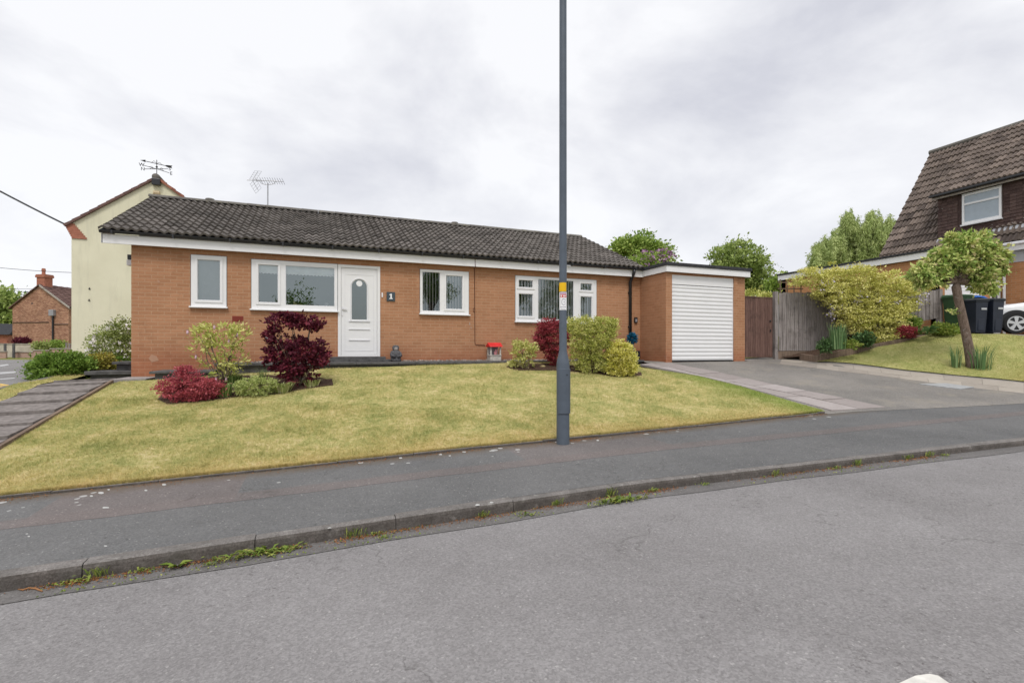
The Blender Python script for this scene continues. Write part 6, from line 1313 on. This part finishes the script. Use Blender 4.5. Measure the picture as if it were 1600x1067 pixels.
weed('small leafy weed close to the kerb joint below the lawn', 585, -.02, 'leafy', .07)
weed('small round weed in the gutter left of the middle of the picture', 600, -.12, 'leafy', .07)
weed('tuft of thin grass against the kerb left of the lamp post', 755, -.02, 'tuft', .10)
weed('flat green weed patch on the gutter line left of the lamp post', 820, -.12, 'leafy', .11)
weed('grass tuft against the kerb directly below the lamp post', 868, -.01, 'tuft', .11)
weed('tall weed growing up the kerb right of the lamp post', 955, -.005, 'tuft', .16)
weed('long green moss and weed patch out in the gutter right of the lamp post', 965, -.15, 'clump', .16)
weed('leafy weed against the kerb right of the lamp post', 1018, -.02, 'leafy', .10)
weed('small weed at the kerb joint in the right half of the picture', 1098, -.02, 'leafy', .08)
weed('wide grassy weed group against the kerb at the driveway', 1212, -.03, 'tuft', .12)
weed('bright leafy weed beside the wide grassy group at the driveway', 1305, -.03, 'leafy', .10)
weed('spiky weed against the kerb at the driveway', 1340, -.02, 'tuft', .13)
weed('grassy weed against the kerb near the right edge', 1418, -.02, 'tuft', .11)
weed('pale bent weed stalk at the kerb near the right edge', 1452, -.02, 'tuft', .13)
weed('last small weed in the gutter at the right edge', 1475, -.03, 'leafy', .08)
lit = []
for i in range(3600):
    px = random.uniform(20, 1590); c_ = [(110, 50), (215, 60), (330, 60), (430, 50), (560, 40), (640, 60), (760, 50), (870, 50), (960, 60), (1030, 30), (1220, 50), (1310, 50), (1430, 40)]
    q, w_ = random.choice(c_); px = random.gauss(q, w_*.6)
    if 0 < px < 1600: s_, n_, z_ = kp(px, -abs(random.gauss(0, .045))-.003); lit.append((s_, n_, z_+.004+random.random()*.006))
P = np.array(lit); o = fastmesh('leaf_litter', leaves(P, .016, .5, 0), 4, 'litter'); tag(o, 'brown dead leaf litter lying in the gutter along the kerb', 'leaf litter', kind='stuff')
lit = []
for i in range(600):
    px = random.gauss(random.choice([110, 215, 330, 430, 560, 640, 820, 960, 980, 1220, 1330, 1440]), 30)
    if 0 < px < 1600: s_, n_, z_ = kp(px, random.choice([-abs(random.gauss(0, .03))-.003, -.17+random.gauss(0, .012)])); lit.append((s_, n_, z_+.003+random.random()*.008))
o = fastmesh('gutter_moss', leaves(np.array(lit), .015, .7, .2), 4, 'lf_weed'); tag(o, 'thin green moss and seedlings along the gutter line', 'moss', kind='stuff')
lit = []
for i in range(4200):
    s_ = random.uniform(-4, 8.4) if i % 7 else random.gauss(3.1, .35); 
    if math.sin(s_*1.7)+math.sin(s_*3.9+1) < .2 and random.random() < .8: continue
    n_ = 6.27-abs(random.gauss(0, .07)); lit.append((s_, n_, pav_z(s_, n_)+.005))
o = fastmesh('edge_litter', leaves(np.array(lit), .014, .5, 0), 4, 'litter'); tag(o, 'brown crumbs of dead grass along the lawn side of the pavement', 'leaf litter', kind='stuff')
mb = MB(); pts = [gp(28, 922), gp(36, 924), gp(45, 921), gp(56, 922), gp(66, 926)]; mb.tube([(p[0], p[1], road_z(p[0])+.012) for p in pts], [.003, .006, .006, .006, .004], 6); tag(mb.build('dead_stick', 'dead_stick', None, True), 'bent brown dead stick in the gutter at the left edge', 'stick')
# pale stones and lichen spots lying on the pavement
mb = MB()
for (px, py, w_, h_) in ((158, 770, 6, 2.2), (143, 775, 4, 1.6), (165, 793, 9, 1.6), (256, 757, 5, 2.2), (170, 765, 3, 1.3), (228, 766, 4, 1.5), (626, 715.5, 4, 1.7), (688, 710, 4, 1.7), (703, 712, 3, 1.2), (572, 719, 4, 1.4), (746, 789, 5, 1.8), (768, 785, 4, 1.5), (515, 825, 4.5, 1.5), (934, 688, 3, 1.2), (1018, 672, 4, 1.0), (997, 675, 4, 1.0), (1197, 655, 4, .9), (1160, 657, 4, .9), (725, 706, 5, 1), (45, 838, 3, 1), (42, 834, 3, .8), (165, 853, 4, 1.2)):
    vs = []; 
    for k_ in range(9):
        t = k_*math.pi*2/9; r = random.uniform(.75, 1.15); p = gp(px+.72*w_*r*math.cos(t), py+.72*h_*r*math.sin(t)); vs.append((p[0], p[1]))
    zz = [G(*p)+.003 for p in vs]; mb.slab(vs, [z_-.002 for z_ in zz], zz)
tag(mb.build('pavement_lichen', 'lichen', loc=(0, 0, 0)), kind='stuff'); bpy.data.objects['pavement_lichen']['label'] = 'pale lichen spots on the dark pavement'; bpy.data.objects['pavement_lichen']['category'] = 'lichen'
# ------------------------------------------------------------------ across the road (seen only in the window glass)
def reftree(label, x, y, h, r, nc):
    T = thing('street_tree', label, 'tree', (x, y, road_z(x)+.1)); z0_ = road_z(x)+.1; mb = MB(); mb.tube([(x, y, z0_-.2), (x, y, z0_+h*.6)], [.2, .1], 8); tr = mb.build('trunk', 'bark', T, True)
    bl = [(x+random.uniform(-.4, .4)*r, y+random.uniform(-.4, .4)*r, z0_+h*random.uniform(.45, .82), r*random.uniform(.45, .7), r*.6, r*random.uniform(.4, .6)) for _ in range(6)]; bl.append((x, y, z0_+h*.8, r*.5, r*.5, h*.2)); foliage('crown', 'lf_green', T, bl, int(nc*1.3), 22, .20, .13, .55, .1, .3)
    branches(tr, (x, y, z0_+h*.35), [(b[0], b[1], b[2]) for b in bl], .08, 'bark', 'limb', .1)
reftree('leafy tree across the road reflected in the big window', -1.6, -15.5, 6.4, 2.3, 240); reftree('smaller leafy tree across the road reflected in the opening pane', -5.0, -16, 5.6, 1.6, 150)
reftree('tall tree across the road reflected in the vertical blind window', 8.6, -16, 11.0, 2.1, 420); reftree('tree across the road reflected in the right hand window', 15.2, -16, 10.0, 3.0, 420)
reftree('tall dense tree across the road reflected in the blinds of the right window', 20.5, -16, 9.5, 3.4, 420)
T = thing('opposite_house', 'brick house across the road reflected in the small left window', 'house', (-22, -26, 0)); mb = MB(); mb.box(-27, -16, -32, -24, -.8, 3.2); mb.build('wall', 'brick_nb', T)
mb = MB(); mb.prism_y([(-27.4, 3.15), (-15.6, 3.15), (-21.5, 6.6)], -32.4, -23.6); mb.build('roof', 'tile_plum', T)
mb = MB(); mb.box(-22, -20, -24.05, -23.9, 1, 2.4); mb.build('window', 'white', T)
# ------------------------------------------------------------------ sky, sun, camera
SUN_EL, SUN_AZ = math.radians(56), math.radians(200)   # compass-like angle measured from +y towards +x
w = bpy.data.worlds.new('World'); scene.world = w; w.use_nodes = True; t = w.node_tree; t.nodes.clear()
def nd(ty, ins=None, **kw):
    n = t.nodes.new(ty)
    for k_, v in kw.items(): setattr(n, k_, v)
    for k_, v in (ins or {}).items():
        if isinstance(v, bpy.types.NodeSocket): t.links.new(v, n.inputs[k_])
        else: n.inputs[k_].default_value = v
    return n
sky = nd('ShaderNodeTexSky', sky_type='NISHITA'); sky.sun_disc = False; sky.sun_elevation = SUN_EL; sky.sun_rotation = SUN_AZ; sky.dust_density = 3
skyb = nd('ShaderNodeVectorMath', {0: sky.outputs[0], 1: (.10, .10, .10)}, operation='MULTIPLY').outputs[0]
d = nd('ShaderNodeTexCoord').outputs['Generated']; sx = nd('ShaderNodeSeparateXYZ', {0: d}); zc = nd('ShaderNodeMath', {0: sx.outputs[2], 1: 0.0}, operation='MAXIMUM').outputs[0]
den = nd('ShaderNodeMath', {0: zc, 1: .42}, operation='ADD').outputs[0]
pl = nd('ShaderNodeVectorMath', {0: d, 1: nd('ShaderNodeCombineXYZ', {0: den, 1: den, 2: 1.0}).outputs[0]}, operation='DIVIDE').outputs[0]
n1 = nd('ShaderNodeTexNoise', {'Vector': pl, 'Scale': 1.9, 'Detail': 7, 'Roughness': .55, 'Distortion': .3}).outputs[0]
n2 = nd('ShaderNodeTexNoise', {'Vector': pl, 'Scale': 3.3, 'Detail': 5, 'Roughness': .5}).outputs[0]
nn_ = nd('ShaderNodeMath', {0: n1, 1: nd('ShaderNodeMath', {0: n2, 1: .35}, operation='MULTIPLY').outputs[0]}, operation='ADD').outputs[0]
cr = nd('ShaderNodeValToRGB', {0: nn_}); e = cr.color_ramp.elements; e[0].position = .52; e[0].color = (.58, .59, .65, 1); e[1].position = .78; e[1].color = (.84, .845, .87, 1)
hz = nd('ShaderNodeMapRange', {0: sx.outputs[2], 1: .0, 2: .42, 3: 1, 4: 0}).outputs[0]
c1 = nd('ShaderNodeMix', {0: nd('ShaderNodeMath', {0: hz, 1: .78}, operation='MULTIPLY').outputs[0], 6: cr.outputs[0], 7: (.86, .875, .905, 1)}, data_type='RGBA').outputs[2]
c2 = nd('ShaderNodeMix', {0: .04, 6: c1, 7: skyb}, data_type='RGBA').outputs[2]
# an overcast sky is brightest overhead
zen = nd('ShaderNodeMapRange', {0: sx.outputs[2], 1: .60, 2: 1.0, 3: 1.0, 4: 1.7}).outputs[0]
c3 = nd('ShaderNodeVectorMath', {0: c2, 'Scale': zen}, operation='SCALE').outputs[0]
bg = nd('ShaderNodeBackground', {0: c3, 1: 1.0}); t.links.new(bg.outputs[0], nd('ShaderNodeOutputWorld').inputs[0])
sl = bpy.data.lights.new('sun', 'SUN'); sl.energy = 1.5; sl.angle = math.radians(18); sl.color = (1, .965, .92)
so = bpy.data.objects.new('sun', sl); COL.objects.link(so)
sd = Vector((math.sin(SUN_AZ)*math.cos(SUN_EL), math.cos(SUN_AZ)*math.cos(SUN_EL), math.sin(SUN_EL))); so.rotation_euler = sd.to_track_quat('Z', 'Y').to_euler(); so.location = (0, -5, 20)
cam = bpy.data.cameras.new('camera'); cam.sensor_width = 36; cam.lens = F/1600*36; cam.shift_y = (HY-533.5)/1600; cam.clip_end = 2000; cam.clip_start = .05
co = bpy.data.objects.new('camera', cam); COL.objects.link(co); co.location = (0, 0, 1.5); co.rotation_euler = (math.pi/2, 0, -YAW); scene.camera = co
vs_ = scene.view_settings; vs_.view_transform = 'Standard'; vs_.look = 'None'; vs_.exposure = .24; vs_.gamma = 1
scene.cycles.max_bounces = 8; scene.cycles.transparent_max_bounces = 12; scene.cycles.diffuse_bounces = 3; scene.cycles.use_denoising = True
